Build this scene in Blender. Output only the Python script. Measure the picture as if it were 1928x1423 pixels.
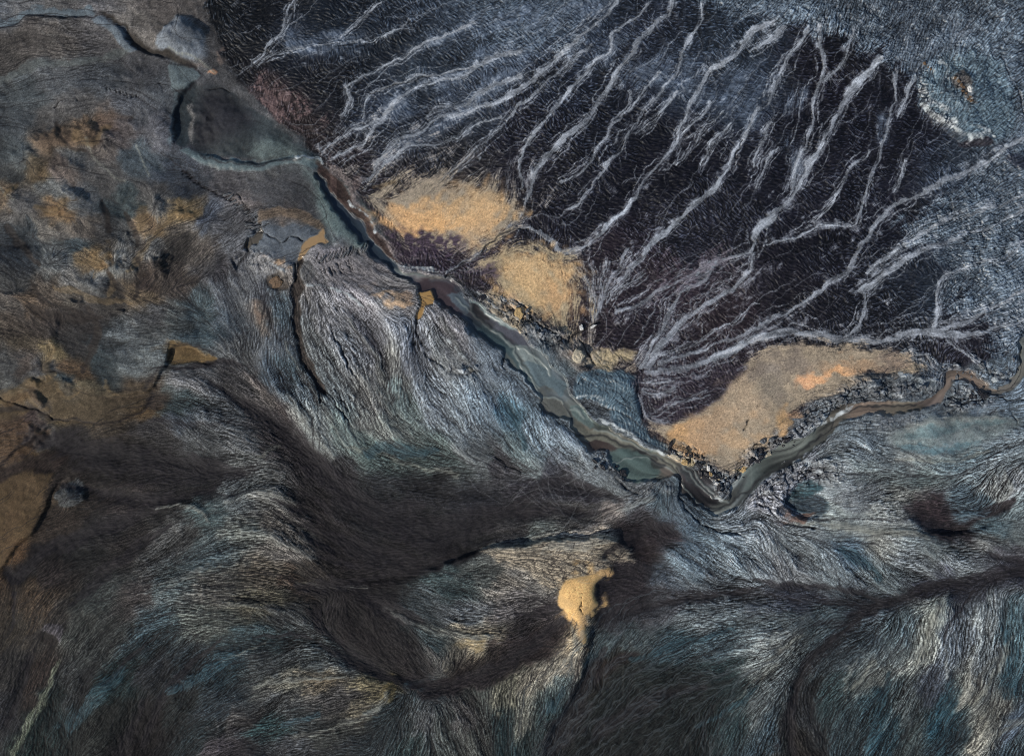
import bpy, math, random
import numpy as np

# ------------------------------------------------------------------ camera, light, exposure
for o in list(bpy.data.objects):
    bpy.data.objects.remove(o, do_unlink=True)
scene = bpy.context.scene
COL = scene.collection
S = 0.1                       # metres per map unit (the map is laid out 1928 x 1423 units)
MW, MH = 1928.0, 1423.0
CAM_H = 260.0

cam_data = bpy.data.cameras.new('camera')
cam = bpy.data.objects.new('camera', cam_data)
COL.objects.link(cam)
cam.location = (0, 0, CAM_H)
cam.rotation_euler = (0, 0, 0)
cam_data.sensor_width = 36.0
cam_data.lens = 36.0 * CAM_H / (MW * S)
cam_data.clip_start = 1.0
cam_data.clip_end = 3000.0
scene.camera = cam

SUN_EL, SUN_AZ = math.radians(38), math.radians(232)      # azimuth clockwise from north (+y): low sun in the south-west
world = bpy.data.worlds.new('World')
scene.world = world
world.use_nodes = True
wn = world.node_tree.nodes
wn.clear()
sky = wn.new('ShaderNodeTexSky')
sky.sky_type = 'NISHITA'
sky.sun_disc = False
sky.sun_elevation = SUN_EL
sky.sun_rotation = SUN_AZ
bg = wn.new('ShaderNodeBackground')
bg.inputs['Strength'].default_value = 0.10
wo = wn.new('ShaderNodeOutputWorld')
world.node_tree.links.new(sky.outputs[0], bg.inputs[0])
world.node_tree.links.new(bg.outputs[0], wo.inputs[0])

sun_data = bpy.data.lights.new('sun', 'SUN')
sun_data.energy = 3.6
sun_data.angle = math.radians(0.5)
sun_data.color = (1.0, 0.95, 0.87)
sun = bpy.data.objects.new('sun', sun_data)
COL.objects.link(sun)
sun.rotation_euler = (math.pi / 2 - SUN_EL, 0, -SUN_AZ + math.pi)
sun.rotation_euler = (math.pi / 2 - SUN_EL, 0, math.pi - SUN_AZ)

scene.view_settings.view_transform = 'Standard'
scene.view_settings.look = 'None'
scene.view_settings.exposure = 0.0
scene.view_settings.gamma = 1.0
scene.view_settings.use_curve_mapping = False
try:
    scene.cycles.filter_width = 1.0        # a crisp lens
except Exception:
    pass

# ------------------------------------------------------------------ map engine (numpy)
rng = np.random.default_rng(11)
random.seed(5)
STEP = 1.6
PAD = 56.0
gx = np.arange(-PAD, MW + PAD + STEP, STEP, dtype=np.float32)
gy = np.arange(-PAD, MH + PAD + STEP, STEP, dtype=np.float32)
NX, NY = len(gx), len(gy)
GX, GY = np.meshgrid(gx, gy)
F32 = np.float32


def s2l(c):
    c = np.asarray(c, dtype=F32) / 255.0
    return np.where(c <= 0.04045, c / 12.92, ((c + 0.055) / 1.055) ** 2.4).astype(F32)


def sstep(a, b, x):
    t = np.clip((x - a) / (b - a), 0, 1)
    return t * t * (3 - 2 * t)


def resize(a, ny, nx):
    """bilinear resample with end points kept"""
    h, w = a.shape[:2]
    y = np.linspace(0, h - 1, ny); x = np.linspace(0, w - 1, nx)
    y0 = np.clip(y.astype(int), 0, h - 2); x0 = np.clip(x.astype(int), 0, w - 2)
    fy = (y - y0).astype(F32); fx = (x - x0).astype(F32)
    if a.ndim == 3:
        fy = fy[:, None, None]; fx = fx[None, :, None]
    else:
        fy = fy[:, None]; fx = fx[None, :]
    r = a[y0] * (1 - fy) + a[y0 + 1] * fy
    return (r[:, x0] * (1 - fx) + r[:, x0 + 1] * fx).astype(F32)


def smooth_weights(n_out, n_in):
    p = np.linspace(1, n_in - 3, n_out)
    i = p.astype(int); f = (p - i).astype(F32)
    w = [(1 - f) ** 3 / 6, (3 * f**3 - 6 * f**2 + 4) / 6, (-3 * f**3 + 3 * f**2 + 3 * f + 1) / 6, f**3 / 6]
    return i, w


def vnoise(scale, seed):
    """smooth noise, feature size in map units, about -1..1"""
    r = np.random.default_rng(seed)
    h = int((gy[-1] - gy[0]) / scale) + 5; w = int((gx[-1] - gx[0]) / scale) + 5
    a = r.standard_normal((h, w)).astype(F32)
    i, k = smooth_weights(NY, h)
    b = sum(a[i - 1 + q] * k[q][:, None] for q in range(4))
    i, k = smooth_weights(NX, w)
    c = sum(b[:, i - 1 + q] * k[q][None, :] for q in range(4))
    return (c / (c.std() + 1e-6)).astype(F32) * 0.5


def fbm(scale, seed, octs=4, gain=0.5):
    out = np.zeros((NY, NX), F32); a = 1.0
    for o in range(octs):
        out += a * vnoise(scale, seed + 17 * o); a *= gain; scale *= 0.5
        if scale < STEP * 1.3:
            break
    return out


def blur(a, rad):
    """three box blurs, rad in map units"""
    n = max(1, int(rad / STEP / 1.7))
    for _ in range(3):
        for ax in (0, 1):
            p = np.pad(a, [(n + 1, n) if q == ax else (0, 0) for q in range(a.ndim)], mode='edge')
            c = np.cumsum(p, axis=ax, dtype=np.float64)
            hi = [slice(None)] * a.ndim; lo = [slice(None)] * a.ndim
            hi[ax] = slice(2 * n + 1, None); lo[ax] = slice(0, -(2 * n + 1))
            a = ((c[tuple(hi)] - c[tuple(lo)]) / (2 * n + 1)).astype(F32)
    return a


def spline(pts, closed=False, step=5.0):
    p = np.asarray(pts, float)
    if len(p) < 3 and not closed:
        return p
    n = len(p); out = []
    segs = n if closed else n - 1
    for i in range(segs):
        if closed:
            a, b, c, d = p[(i - 1) % n], p[i], p[(i + 1) % n], p[(i + 2) % n]
        else:
            a, b, c, d = p[max(i - 1, 0)], p[i], p[i + 1], p[min(i + 2, n - 1)]
        m = max(2, int(np.hypot(*(c - b)[:2]) / step))
        for k in range(m):
            t = k / m
            out.append(0.5 * (2 * b + (c - a) * t + (2 * a - 5 * b + 4 * c - d) * t * t + (3 * b - a - 3 * c + d) * t**3))
    if not closed:
        out.append(p[-1])
    return np.array(out)


def window(x0, x1, y0, y1):
    i0 = max(0, int((x0 - gx[0]) / STEP)); i1 = min(NX, int((x1 - gx[0]) / STEP) + 2)
    j0 = max(0, int((y0 - gy[0]) / STEP)); j1 = min(NY, int((y1 - gy[0]) / STEP) + 2)
    return slice(j0, j1), slice(i0, i1)


WARP = None     # a pair of arrays that wobbles every outline


def seg_dist(sl, a, b):
    X = GX[sl]; Y = GY[sl]
    if WARP is not None:
        X = X + WARP[0][sl]; Y = Y + WARP[1][sl]
    dx, dy = b[0] - a[0], b[1] - a[1]
    L = dx * dx + dy * dy + 1e-9
    t = np.clip(((X - a[0]) * dx + (Y - a[1]) * dy) / L, 0, 1)
    return np.hypot(X - a[0] - t * dx, Y - a[1] - t * dy), t


def poly_sd(pts, margin=40.0, smooth=True):
    """signed distance (positive inside), clamped to +-margin"""
    p = spline(pts, True, 7.0) if smooth else np.asarray(pts, float)
    D = np.full((NY, NX), margin, F32)
    n = len(p)
    x0, y0 = p.min(0) - margin - 12; x1, y1 = p.max(0) + margin + 12
    big = window(x0, x1, y0, y1)
    X = GX[big]; Y = GY[big]
    if WARP is not None:
        X = X + WARP[0][big]; Y = Y + WARP[1][big]
    ins = np.zeros(X.shape, bool)
    for i in range(n):
        a, b = p[i], p[(i + 1) % n]
        if abs(a[1] - b[1]) > 1e-9:
            lo, hi = min(a[1], b[1]) - 12, max(a[1], b[1]) + 12
            r0 = max(0, int((lo - gy[0]) / STEP) - big[0].start); r1 = max(0, int((hi - gy[0]) / STEP) + 2 - big[0].start)
            if r1 > r0:
                Ys = Y[r0:r1]; Xs = X[r0:r1]
                c = ((a[1] > Ys) != (b[1] > Ys)) & (Xs < (b[0] - a[0]) * (Ys - a[1]) / (b[1] - a[1]) + a[0])
                ins[r0:r1] ^= c
        sl = window(min(a[0], b[0]) - margin, max(a[0], b[0]) + margin, min(a[1], b[1]) - margin, max(a[1], b[1]) + margin)
        if sl[0].stop > sl[0].start and sl[1].stop > sl[1].start:
            d, _ = seg_dist(sl, a, b)
            np.minimum(D[sl], d, out=D[sl])
    out = -D
    out[big] = np.where(ins, D[big], -D[big])
    return out


def line_field(lines, soft=1.0, reach=3.0):
    """max over lines of exp(-(d/w)^2); a line is (points, width) or points (x, y, w)"""
    V = np.zeros((NY, NX), F32)
    for pts, w in lines:
        q = [(a[0], a[1], (a[2] if len(a) > 2 else w)) for a in pts]
        p = spline(q, False, 6.0)
        for i in range(len(p) - 1):
            a, b = p[i], p[i + 1]
            m = max(a[2], b[2]) * reach
            sl = window(min(a[0], b[0]) - m, max(a[0], b[0]) + m, min(a[1], b[1]) - m, max(a[1], b[1]) + m)
            if sl[0].stop <= sl[0].start or sl[1].stop <= sl[1].start:
                continue
            d, t = seg_dist(sl, a, b)
            wv = np.maximum(0.3, a[2] + (b[2] - a[2]) * t)
            np.maximum(V[sl], np.exp(-(d / wv) ** 2), out=V[sl])
    return V


def lic(noises, c, s, L, st=1.0, hann=True):
    """line integral convolution of several noises along the orientation (c, s)"""
    outs = [n.copy() for n in noises]; wsum = 1.0
    jj, ii = np.mgrid[0:NY, 0:NX]
    cf = c.ravel(); sf = s.ravel()
    nf = [n.ravel() for n in noises]
    for sign in (1, -1):
        x = ii.astype(F32).ravel(); y = jj.astype(F32).ravel()
        dx = cf * sign; dy = sf * sign
        for k in range(1, L + 1):
            x = x + dx * st; y = y + dy * st
            np.clip(x, 0, NX - 1.01, out=x); np.clip(y, 0, NY - 1.01, out=y)
            id = (y + 0.5).astype(np.int32) * NX + (x + 0.5).astype(np.int32)
            ndx = cf[id]; ndy = sf[id]
            f = np.where(ndx * dx + ndy * dy < 0, F32(-1), F32(1))
            dx = ndx * f; dy = ndy * f
            w = 0.5 * (1 + math.cos(math.pi * k / (L + 1))) if hann else 1.0
            wsum += w
            for q, o in enumerate(outs):
                o.ravel()[:] += w * nf[q][id]
    return [o / wsum for o in outs]


def norm01(a, k=1.0):
    m = a.mean(); sd = a.std() + 1e-6
    return np.clip(0.5 + (a - m) / sd * 0.25 * k, 0, 1).astype(F32)


def voronoi(scale, seed, jitter=0.9):
    """distance between nearest and second nearest cell centre, in map units"""
    r = np.random.default_rng(seed)
    h = int((gy[-1] - gy[0]) / scale) + 6; w = int((gx[-1] - gx[0]) / scale) + 6
    px = (r.random((h, w)) - 0.5) * jitter; py = (r.random((h, w)) - 0.5) * jitter; val = r.random((h, w)).astype(F32)
    wx = vnoise(scale * 1.3, seed + 1) * scale * 0.5; wy = vnoise(scale * 1.3, seed + 2) * scale * 0.5
    u = (GX + wx - gx[0]) / scale + 2; v = (GY + wy - gy[0]) / scale + 2
    iu = np.clip(u.astype(int), 1, w - 2); iv = np.clip(v.astype(int), 1, h - 2)
    f1 = np.full(u.shape, 9, F32); f2 = f1.copy(); cv = f1.copy()
    for a in (-1, 0, 1):
        for b in (-1, 0, 1):
            ci = iu + a; cj = iv + b
            d = np.hypot(u - ci - 0.5 - px[cj, ci], v - cj - 0.5 - py[cj, ci]).astype(F32)
            near = d < f1
            f2 = np.where(near, f1, np.minimum(f2, d)); cv = np.where(near, val[cj, ci], cv)
            f1 = np.where(near, d, f1)
    return (f2 - f1) * scale, cv

# ------------------------------------------------------------------ survey of the place: soil colours, flow directions, channels, flats


def P(s):
    return [tuple(float(v) for v in q.split(',')) for q in s.split()]


SOIL_AND_SHADE = P("""
20,20,85,88,92 60,15,95,95,95 120,12,90,88,86 200,12,92,90,90 250,40,100,95,90 280,60,95,90,85 300,20,90,84,80 60,80,75,70,66 120,90,80,75,70 180,80,72,70,70 20,110,70,66,62 100,150,85,88,90 60,180,72,78,80 200,150,70,74,78
280,140,72,72,74 260,200,80,82,86 300,180,76,80,84 150,200,84,82,80 100,230,82,80,78 30,230,70,75,78 110,260,98,82,66 160,250,100,82,64 200,240,98,80,66 230,250,88,80,78 290,250,84,84,88 200,275,92,84,78
40,290,68,74,76 150,300,78,80,80 270,300,66,76,82 80,330,92,78,58 130,320,84,74,68 30,340,52,54,54 200,340,74,72,70 320,330,60,66,74 370,340,55,60,68 430,340,78,76,78 300,360,70,68,66
20,365,92,78,62 60,390,82,80,78 110,370,84,86,84 115,395,112,88,60 160,370,90,92,92 160,430,92,84,76 60,440,58,64,68 40,480,50,56,62 100,430,90,86,80 110,490,92,96,96 150,465,60,70,74 200,490,110,88,58
180,500,100,84,62 240,390,60,70,72 240,430,66,68,68 230,500,100,100,96 210,450,70,68,66 300,390,92,90,86 280,430,116,96,72 300,440,106,90,68 360,400,110,92,64 290,470,84,84,82 330,470,60,56,52
280,530,66,56,50 340,540,70,62,56 400,400,74,80,90 440,420,80,80,82 380,470,92,84,76 400,500,74,72,72 440,460,92,94,98 410,500,56,54,56 150,540,98,96,92 190,530,88,90,90 100,560,84,74,64 140,570,80,74,66
230,560,58,54,50 30,540,62,62,60 30,570,78,72,66 60,570,92,76,60 270,560,92,78,60 60,610,68,60,54 110,620,62,56,52 170,600,54,50,48 200,640,52,56,58 300,600,72,72,72 330,610,76,80,78 390,590,60,72,76
390,620,62,74,78 300,620,84,86,84 250,650,78,84,86 150,650,56,54,52 30,620,80,70,60 50,640,82,72,58 110,660,100,86,60 30,690,72,72,70 200,690,52,60,62 280,670,92,98,98 150,700,84,66,48 90,700,66,66,66 60,690,70,62,56
430,600,66,74,80 450,660,82,84,84 480,560,90,92,94 430,560,80,84,88 30,725,78,78,74 100,740,98,80,52 40,760,100,78,48 135,728,60,68,70 160,730,90,80,60 80,755,72,74,82 120,775,86,72,48 180,770,82,70,50 230,770,78,66,52
200,790,72,62,50 280,750,62,52,44 20,800,66,52,44 60,800,64,52,48 30,830,84,66,42 80,820,76,74,72 40,850,88,68,44 15,870,88,82,72 275,765,82,64,42 40,900,74,60,46 30,940,96,74,46 50,980,92,72,46 20,1030,90,66,44
100,880,44,38,34 150,830,42,38,36 200,860,36,32,30 300,880,36,34,34 400,880,30,30,32 420,900,26,26,28 250,930,52,46,44 330,940,36,34,34 100,980,50,42,36 200,1000,38,36,36 150,1040,30,30,30 60,1060,28,26,26 250,1020,44,40,38
100,1080,44,38,36 330,1000,66,66,64 430,780,76,80,82 380,720,88,88,88 330,760,52,64,66 400,830,66,68,68 460,830,78,80,80 300,800,50,48,48 340,790,58,64,70 450,720,60,58,58 450,940,86,92,92 470,1000,88,92,86 440,900,70,74,74
400,960,64,78,78 400,1040,60,70,72 500,940,82,82,78 520,980,80,76,70 540,1030,90,86,80 480,870,72,74,72 540,840,50,46,46 570,860,46,42,42 540,790,58,52,50 500,780,72,68,66
60,1110,60,48,36 70,1140,66,54,42 100,1180,52,48,44 40,1180,54,48,40 30,1250,44,42,40 70,1260,44,36,32 15,1330,40,40,42 150,1180,58,60,56 200,1120,52,56,54 270,1120,56,52,50 330,1100,58,66,66 420,1100,74,72,66
200,1200,48,50,48 300,1180,44,56,60 400,1160,72,76,70 150,1280,42,44,44 230,1280,30,42,42 350,1240,40,48,52 300,1260,40,42,44 430,1240,36,52,58 100,1350,26,36,36 200,1350,34,36,34 280,1370,26,22,22 330,1330,32,36,36
380,1380,34,42,44 420,1330,44,52,56 450,1350,58,56,54 430,1400,54,50,52 60,1400,28,38,36 520,700,62,72,80 500,740,80,74,70 560,740,100,112,118 540,690,68,84,92 620,740,92,100,102 600,800,108,114,112 560,800,112,112,106
650,820,96,110,106 700,760,98,98,94 760,760,88,100,98 820,760,104,112,118 860,800,100,110,116 920,760,98,112,122 960,780,72,100,114 740,820,100,104,98 700,860,78,92,88 780,860,72,84,80 840,860,62,72,70 900,870,84,88,88
950,880,64,62,64 640,900,48,46,48 700,920,42,44,46 800,920,40,40,42 900,940,40,40,44 600,960,40,36,36 700,990,34,34,36 800,1000,34,34,36 900,1000,36,36,38 760,1050,28,26,26 850,1040,30,29,30 660,1040,38,34,34 960,1000,60,58,58
650,640,112,116,120 620,600,104,104,106 600,660,88,92,92 700,640,96,96,100 740,690,92,92,88 780,660,98,102,108 850,640,116,114,116 840,670,108,112,112 930,690,100,110,118 900,720,104,114,120 960,720,96,108,116 640,500,116,112,116
700,510,116,112,114 740,550,118,118,116 690,540,110,106,108 620,530,100,98,100 500,440,86,92,98 540,460,96,100,104 510,490,118,116,114 540,510,120,112,104 520,390,78,78,80 560,398,104,90,80 480,380,88,82,80 560,340,76,80,82
500,340,84,84,84 610,390,92,106,104 580,390,62,66,68 650,430,84,96,98 660,450,88,90,92 520,580,80,96,104 500,560,74,76,80 500,600,92,84,76 520,640,92,100,106 480,640,76,80,84
1000,820,96,112,122 1060,840,104,116,124 1100,890,104,112,116 1000,880,98,108,108 980,850,84,98,100 1150,920,88,94,96 1050,900,64,64,70 1000,920,46,44,48 1100,930,56,54,60 1000,960,44,42,44 1080,960,72,70,68 1150,960,108,100,94
1200,940,100,104,106 1240,930,84,100,108 1260,960,84,98,108 1200,980,60,58,60 1180,1000,48,42,44 1200,1030,46,38,38 1250,1000,56,66,78 1290,1000,72,88,100 1130,1020,160,146,126 1080,1030,150,140,124 1000,1000,84,90,86
1100,1060,150,138,120 1000,1040,120,112,100 980,1060,112,110,104 900,1080,80,84,80 960,1100,104,98,88 1030,1080,128,120,106 850,1090,56,68,68 1030,1110,84,82,78 1000,1130,84,80,78 1050,1160,60,54,54 1000,1180,50,46,46
1170,1080,48,42,44 1180,1110,44,40,44 1150,1150,54,54,58 1230,1080,66,74,82 1200,1150,58,58,62 1300,1060,84,98,106 1380,1050,96,108,114 1350,1100,72,78,82 1430,1070,92,100,104 1250,1130,74,76,80 1320,1160,84,92,94 1180,1200,62,72,74
1130,1220,52,64,66 1130,1260,38,34,30 1180,1250,40,44,42 1260,1220,50,66,72 1350,1200,66,82,88 1430,1180,86,96,98 1440,1240,90,96,94 1350,1270,38,52,54 1250,1280,30,38,38 1150,1320,24,28,26 1200,1380,22,24,24 1300,1350,28,36,36
1380,1330,40,54,56 1430,1300,70,76,76 1440,1390,48,60,66 1090,1200,150,132,102 1080,1230,128,120,104 1050,1240,110,104,90 1000,1270,104,98,84 1060,1290,84,96,94 1040,1330,48,62,62 990,1330,90,90,80 1000,1390,38,48,48 950,1280,98,96,80
1070,1380,30,34,34 950,1380,34,48,50 500,1080,84,76,64 560,1100,56,46,38 600,1090,42,38,34 680,1090,38,34,34 500,1130,76,72,58 550,1150,44,46,46 500,1190,48,60,62 520,1240,58,62,62 600,1220,64,70,70 660,1240,74,78,76 700,1200,34,31,31
640,1160,32,30,30 620,1120,40,38,38 720,1240,50,50,50 800,1200,56,68,70 770,1170,36,42,44 720,1130,32,31,32 800,1150,46,52,54 880,1160,70,74,76 860,1220,88,84,74 820,1250,82,82,78 900,1200,126,114,90 760,1260,42,38,38 860,1270,40,34,32
940,1240,44,38,36 1000,1220,50,42,40 800,1285,72,86,90 720,1290,92,84,62 600,1275,96,86,68 560,1280,80,78,68 540,1310,58,60,60 640,1310,62,60,58 560,1350,54,58,58 680,1340,84,78,64 740,1340,42,50,52 640,1370,58,60,56 700,1390,40,46,48
800,1340,64,66,66 850,1380,50,54,52 870,1340,72,70,68 560,1400,52,54,56 520,1370,42,60,60 780,1400,42,54,54 900,1380,60,62,58 900,1290,62,66,62 660,1400,44,48,50
1480,1010,110,118,120 1550,1050,98,108,112 1600,1030,84,102,114 1650,1080,92,102,104 1720,1070,96,102,104 1800,1060,90,96,98 1870,1050,70,72,76 1910,1060,60,60,68 1480,1080,100,104,106 1500,1125,58,62,72 1640,1135,56,62,68 1800,1105,50,52,60
1750,1110,48,50,58 1550,1160,60,72,76 1500,1160,72,80,82 1480,1190,84,88,86 1600,1190,56,66,72 1580,1230,52,60,64 1700,1170,76,90,94 1680,1220,84,92,92 1760,1130,120,126,118 1740,1200,116,120,112 1800,1180,84,92,98 1850,1150,98,104,104
1900,1180,70,92,98 1860,1250,78,84,86 1900,1280,48,70,78 1820,1300,104,104,96 1750,1280,56,62,70 1650,1260,84,88,84 1640,1320,48,66,72 1560,1300,44,58,60 1520,1340,38,40,42 1600,1380,44,56,60 1700,1320,72,80,80 1720,1380,50,58,58
1780,1340,36,62,72 1790,1400,40,54,60 1840,1380,118,116,104 1880,1320,100,100,92 1900,1370,72,84,96 1480,1390,46,48,46 1500,1410,30,28,26 1660,1380,40,62,70 1900,1410,60,74,80
1440,940,110,112,118 1480,930,96,100,108 1580,900,112,120,122 1600,930,112,118,120 1560,960,110,118,116 1640,880,88,96,96 1680,870,82,90,92 1720,900,84,96,96 1660,960,116,120,116 1700,930,112,114,108 1730,950,58,50,52 1760,960,48,44,48
1800,920,92,104,108 1830,960,66,80,86 1790,1000,40,36,40 1860,930,110,114,112 1900,900,104,108,110 1890,960,92,104,106 1860,990,78,96,102 1910,1000,86,94,94 1700,995,112,118,116 1600,985,110,118,118 1650,1010,110,112,106
1750,1015,96,104,104 1850,1020,92,94,92 1900,1040,72,72,76 1690,810,126,132,128 1750,810,112,122,122 1800,800,118,122,118 1860,800,112,118,118 1740,830,92,110,114 1800,845,86,104,110 1880,830,96,108,114 1700,855,106,112,112
1820,780,84,98,110 1900,780,84,98,108 1740,780,96,106,112 1880,750,92,104,112 1600,840,90,100,106 1640,850,96,106,110 1560,860,100,108,110 1500,880,120,124,130 1620,810,84,94,100 1680,790,96,104,110 1920,850,92,102,106 1390,985,104,112,116 1340,1010,78,92,100
1000,640,84,94,102 1030,660,80,92,98 1075,660,120,112,104 960,610,70,76,84 1070,720,80,86,92 1050,700,84,96,100
""")  # the bottom-left darks include painted vignette shade
# the dark plain in the north-east
PLAIN_SOIL = P("""
700,100,42,48,56 600,150,38,40,46 480,60,36,38,42 400,40,40,42,44 440,120,36,36,38 560,260,60,52,50 520,200,84,70,68 650,330,60,54,56 800,120,54,62,72 900,80,72,82,94 1000,50,78,90,104 900,200,62,70,82 1000,250,38,38,46 1050,150,44,48,58
1200,100,48,52,62 1300,150,56,64,76 1400,180,54,62,74 1150,250,38,40,48 1200,330,34,34,42 1300,300,36,36,44 1100,400,40,40,48 1000,400,44,42,48 1150,470,50,44,50 1300,450,42,42,50 1250,520,60,52,58 1200,620,52,46,52 1350,600,62,54,58
1450,350,38,38,46 1500,250,36,36,44 1550,150,36,34,42 1600,300,40,40,48 1650,400,36,36,44 1700,250,38,38,46 1550,480,38,38,46 1500,550,42,40,46 1700,550,42,46,54 1650,600,40,40,46 1800,650,46,44,50 1600,120,38,38,44 1800,360,60,68,80
1850,450,66,76,88 1830,310,52,58,66 1900,330,66,74,86 1900,470,56,62,72 1750,560,44,50,58 620,60,40,46,54 820,300,46,48,54 760,340,54,50,54 860,340,60,56,56 960,330,44,42,48 840,455,64,54,62 900,500,62,54,62 1120,560,58,50,54 1260,740,50,44,50 1330,720,54,46,50
700,220,48,54,64 560,100,38,42,50 1380,80,52,60,70 1100,60,56,64,76
""")

FLOW = [P(s) for s in """
1925,1070 1800,1110 1640,1140 1500,1125 1350,1120
1430,1000 1455,1050 1490,1100
1520,1020 1550,1065 1600,1120
1620,1030 1655,1075 1710,1120
1740,1030 1780,1070 1830,1090
1850,1030 1890,1055 1925,1065
1380,1030 1420,1080 1450,1110
1640,1140 1540,1210 1470,1300 1440,1380
1560,1150 1500,1190 1440,1250 1400,1320 1370,1400
1760,1130 1740,1220 1690,1290 1640,1400
1700,1150 1660,1210 1600,1280 1550,1400
1860,1110 1850,1200 1830,1300 1760,1400
1920,1150 1900,1300 1850,1420
1800,1140 1790,1230 1760,1310 1700,1410
1230,1000 1280,1040 1350,1080 1430,1100
1200,1050 1260,1090 1350,1108 1440,1105
1450,1110 1330,1125 1220,1150 1160,1200
1400,1130 1280,1170 1200,1230 1110,1330 1060,1400
1460,1200 1350,1250 1250,1300 1120,1410
1450,1250 1380,1320 1340,1410
1180,1160 1140,1230 1130,1290
1480,1290 1500,1350 1540,1410
630,1130 625,1170 650,1220
690,1160 710,1210 745,1255
720,1140 800,1170 870,1190 930,1210
760,1175 785,1215 810,1255
850,1190 865,1220 850,1260
930,1210 900,1240 860,1265
860,1100 930,1140 1000,1135
780,1120 850,1150 930,1160 980,1150
480,1150 560,1180 650,1230 740,1280
490,1200 600,1210 700,1255 760,1285
480,1290 560,1270 660,1262 740,1285
500,1380 620,1360 700,1330 735,1300
500,1330 600,1305 720,1292
780,1310 760,1370 740,1415
850,1310 870,1360 900,1415
940,1280 930,1330 935,1400
1000,1270 990,1320 980,1400
890,1290 905,1340 930,1400
800,1292 880,1282 960,1250 1040,1200 1070,1165
1070,1210 1030,1260 1020,1320
1090,1240 1070,1320 1040,1400
20,1400 60,1280 120,1190 200,1120 300,1060 400,1000
100,1400 150,1280 230,1190 330,1140 450,1125 560,1140
200,1420 280,1300 360,1220 480,1175 560,1180
60,1420 110,1260 180,1160 280,1090 400,1070 520,1085 600,1110
300,1410 380,1310 480,1250 560,1230
0,1060 60,1000 160,970 300,940 420,905 500,885
20,1150 50,1080 120,1020 240,990 360,950 430,925
10,1300 50,1220 90,1150 160,1090 260,1040 380,970
100,880 250,850 400,885 480,880
100,850 250,790 330,800 420,830 500,850
300,720 370,700 430,730 500,800
250,800 300,770 400,785 490,800
350,680 430,700 490,750 530,800
420,870 520,865 570,900 620,940
430,940 520,905 600,945 660,1000
420,1000 520,1010 620,1055 700,1075
400,960 480,950 580,990 650,1040
420,1060 520,1060 600,1090
480,680 520,740 590,830 640,900
560,700 580,760 620,830 660,890
510,640 530,700 550,760
600,700 640,760 690,830 760,880
700,720 740,790 800,850 900,890
760,700 800,780 850,840 920,885
820,720 870,790 920,850 980,890
900,720 940,790 980,860
960,720 990,790 1030,860
640,900 700,945 800,960 900,940 1000,925
620,960 700,1005 800,1020 900,990 980,965
680,1070 800,1065 900,1025 1000,1010
600,860 660,890 760,905 880,915 1000,915
580,560 600,620 650,700
620,550 680,620 720,700 740,760
680,570 730,640 745,720
640,520 700,560 760,600
780,620 765,680 755,760
830,600 850,650 890,690
880,640 920,690 960,740
1000,770 1040,840 1080,880 1150,915
1050,830 1100,880 1180,930
1000,960 1100,950 1190,930 1240,900
960,1010 1080,990 1170,960 1220,930
990,870 1030,900 1080,920
1260,910 1255,960 1290,1010 1340,1050
1180,1040 1250,1025 1330,1000 1400,985
1300,960 1330,1000 1400,1010
1000,1030 1060,1040 1120,1060
1080,1020 1130,1020 1180,1040
930,1060 980,1090 1040,1110
1440,940 1500,980 1600,1000 1700,1005 1800,1005
1560,940 1620,905 1690,860
1540,960 1640,945 1720,930 1780,905 1840,880 1925,845
1560,880 1680,880 1780,870 1860,850
1680,830 1780,805 1900,795
1680,845 1760,865 1880,840
1700,780 1800,780 1925,770
1600,830 1650,850 1700,870
1880,870 1855,910 1840,950
1910,890 1895,930 1880,960
1740,930 1800,950 1850,950
1700,1010 1800,1020 1925,1020
400,450 440,440 470,420
300,560 380,595 440,640
480,520 500,600 480,680
430,560 460,620 470,680
20,80 80,75 160,85 240,115
40,130 100,110 180,105
20,250 100,270 200,260 300,300
40,480 100,520 170,560 260,590
100,640 200,650 300,640 400,640
10,560 60,580 120,630 200,670
0,780 80,750 200,780 290,760
30,960 60,930 100,880 160,850
60,20 150,15 260,30
200,160 280,180 330,220
60,380 150,400 240,420
300,460 340,430 380,400
300,560 330,500 380,460
520,470 580,430 620,400
500,330 580,350 640,420
450,310 540,320 600,340
420,200 480,260 560,300
390,170 430,230 470,290
""".strip().splitlines()]

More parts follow.
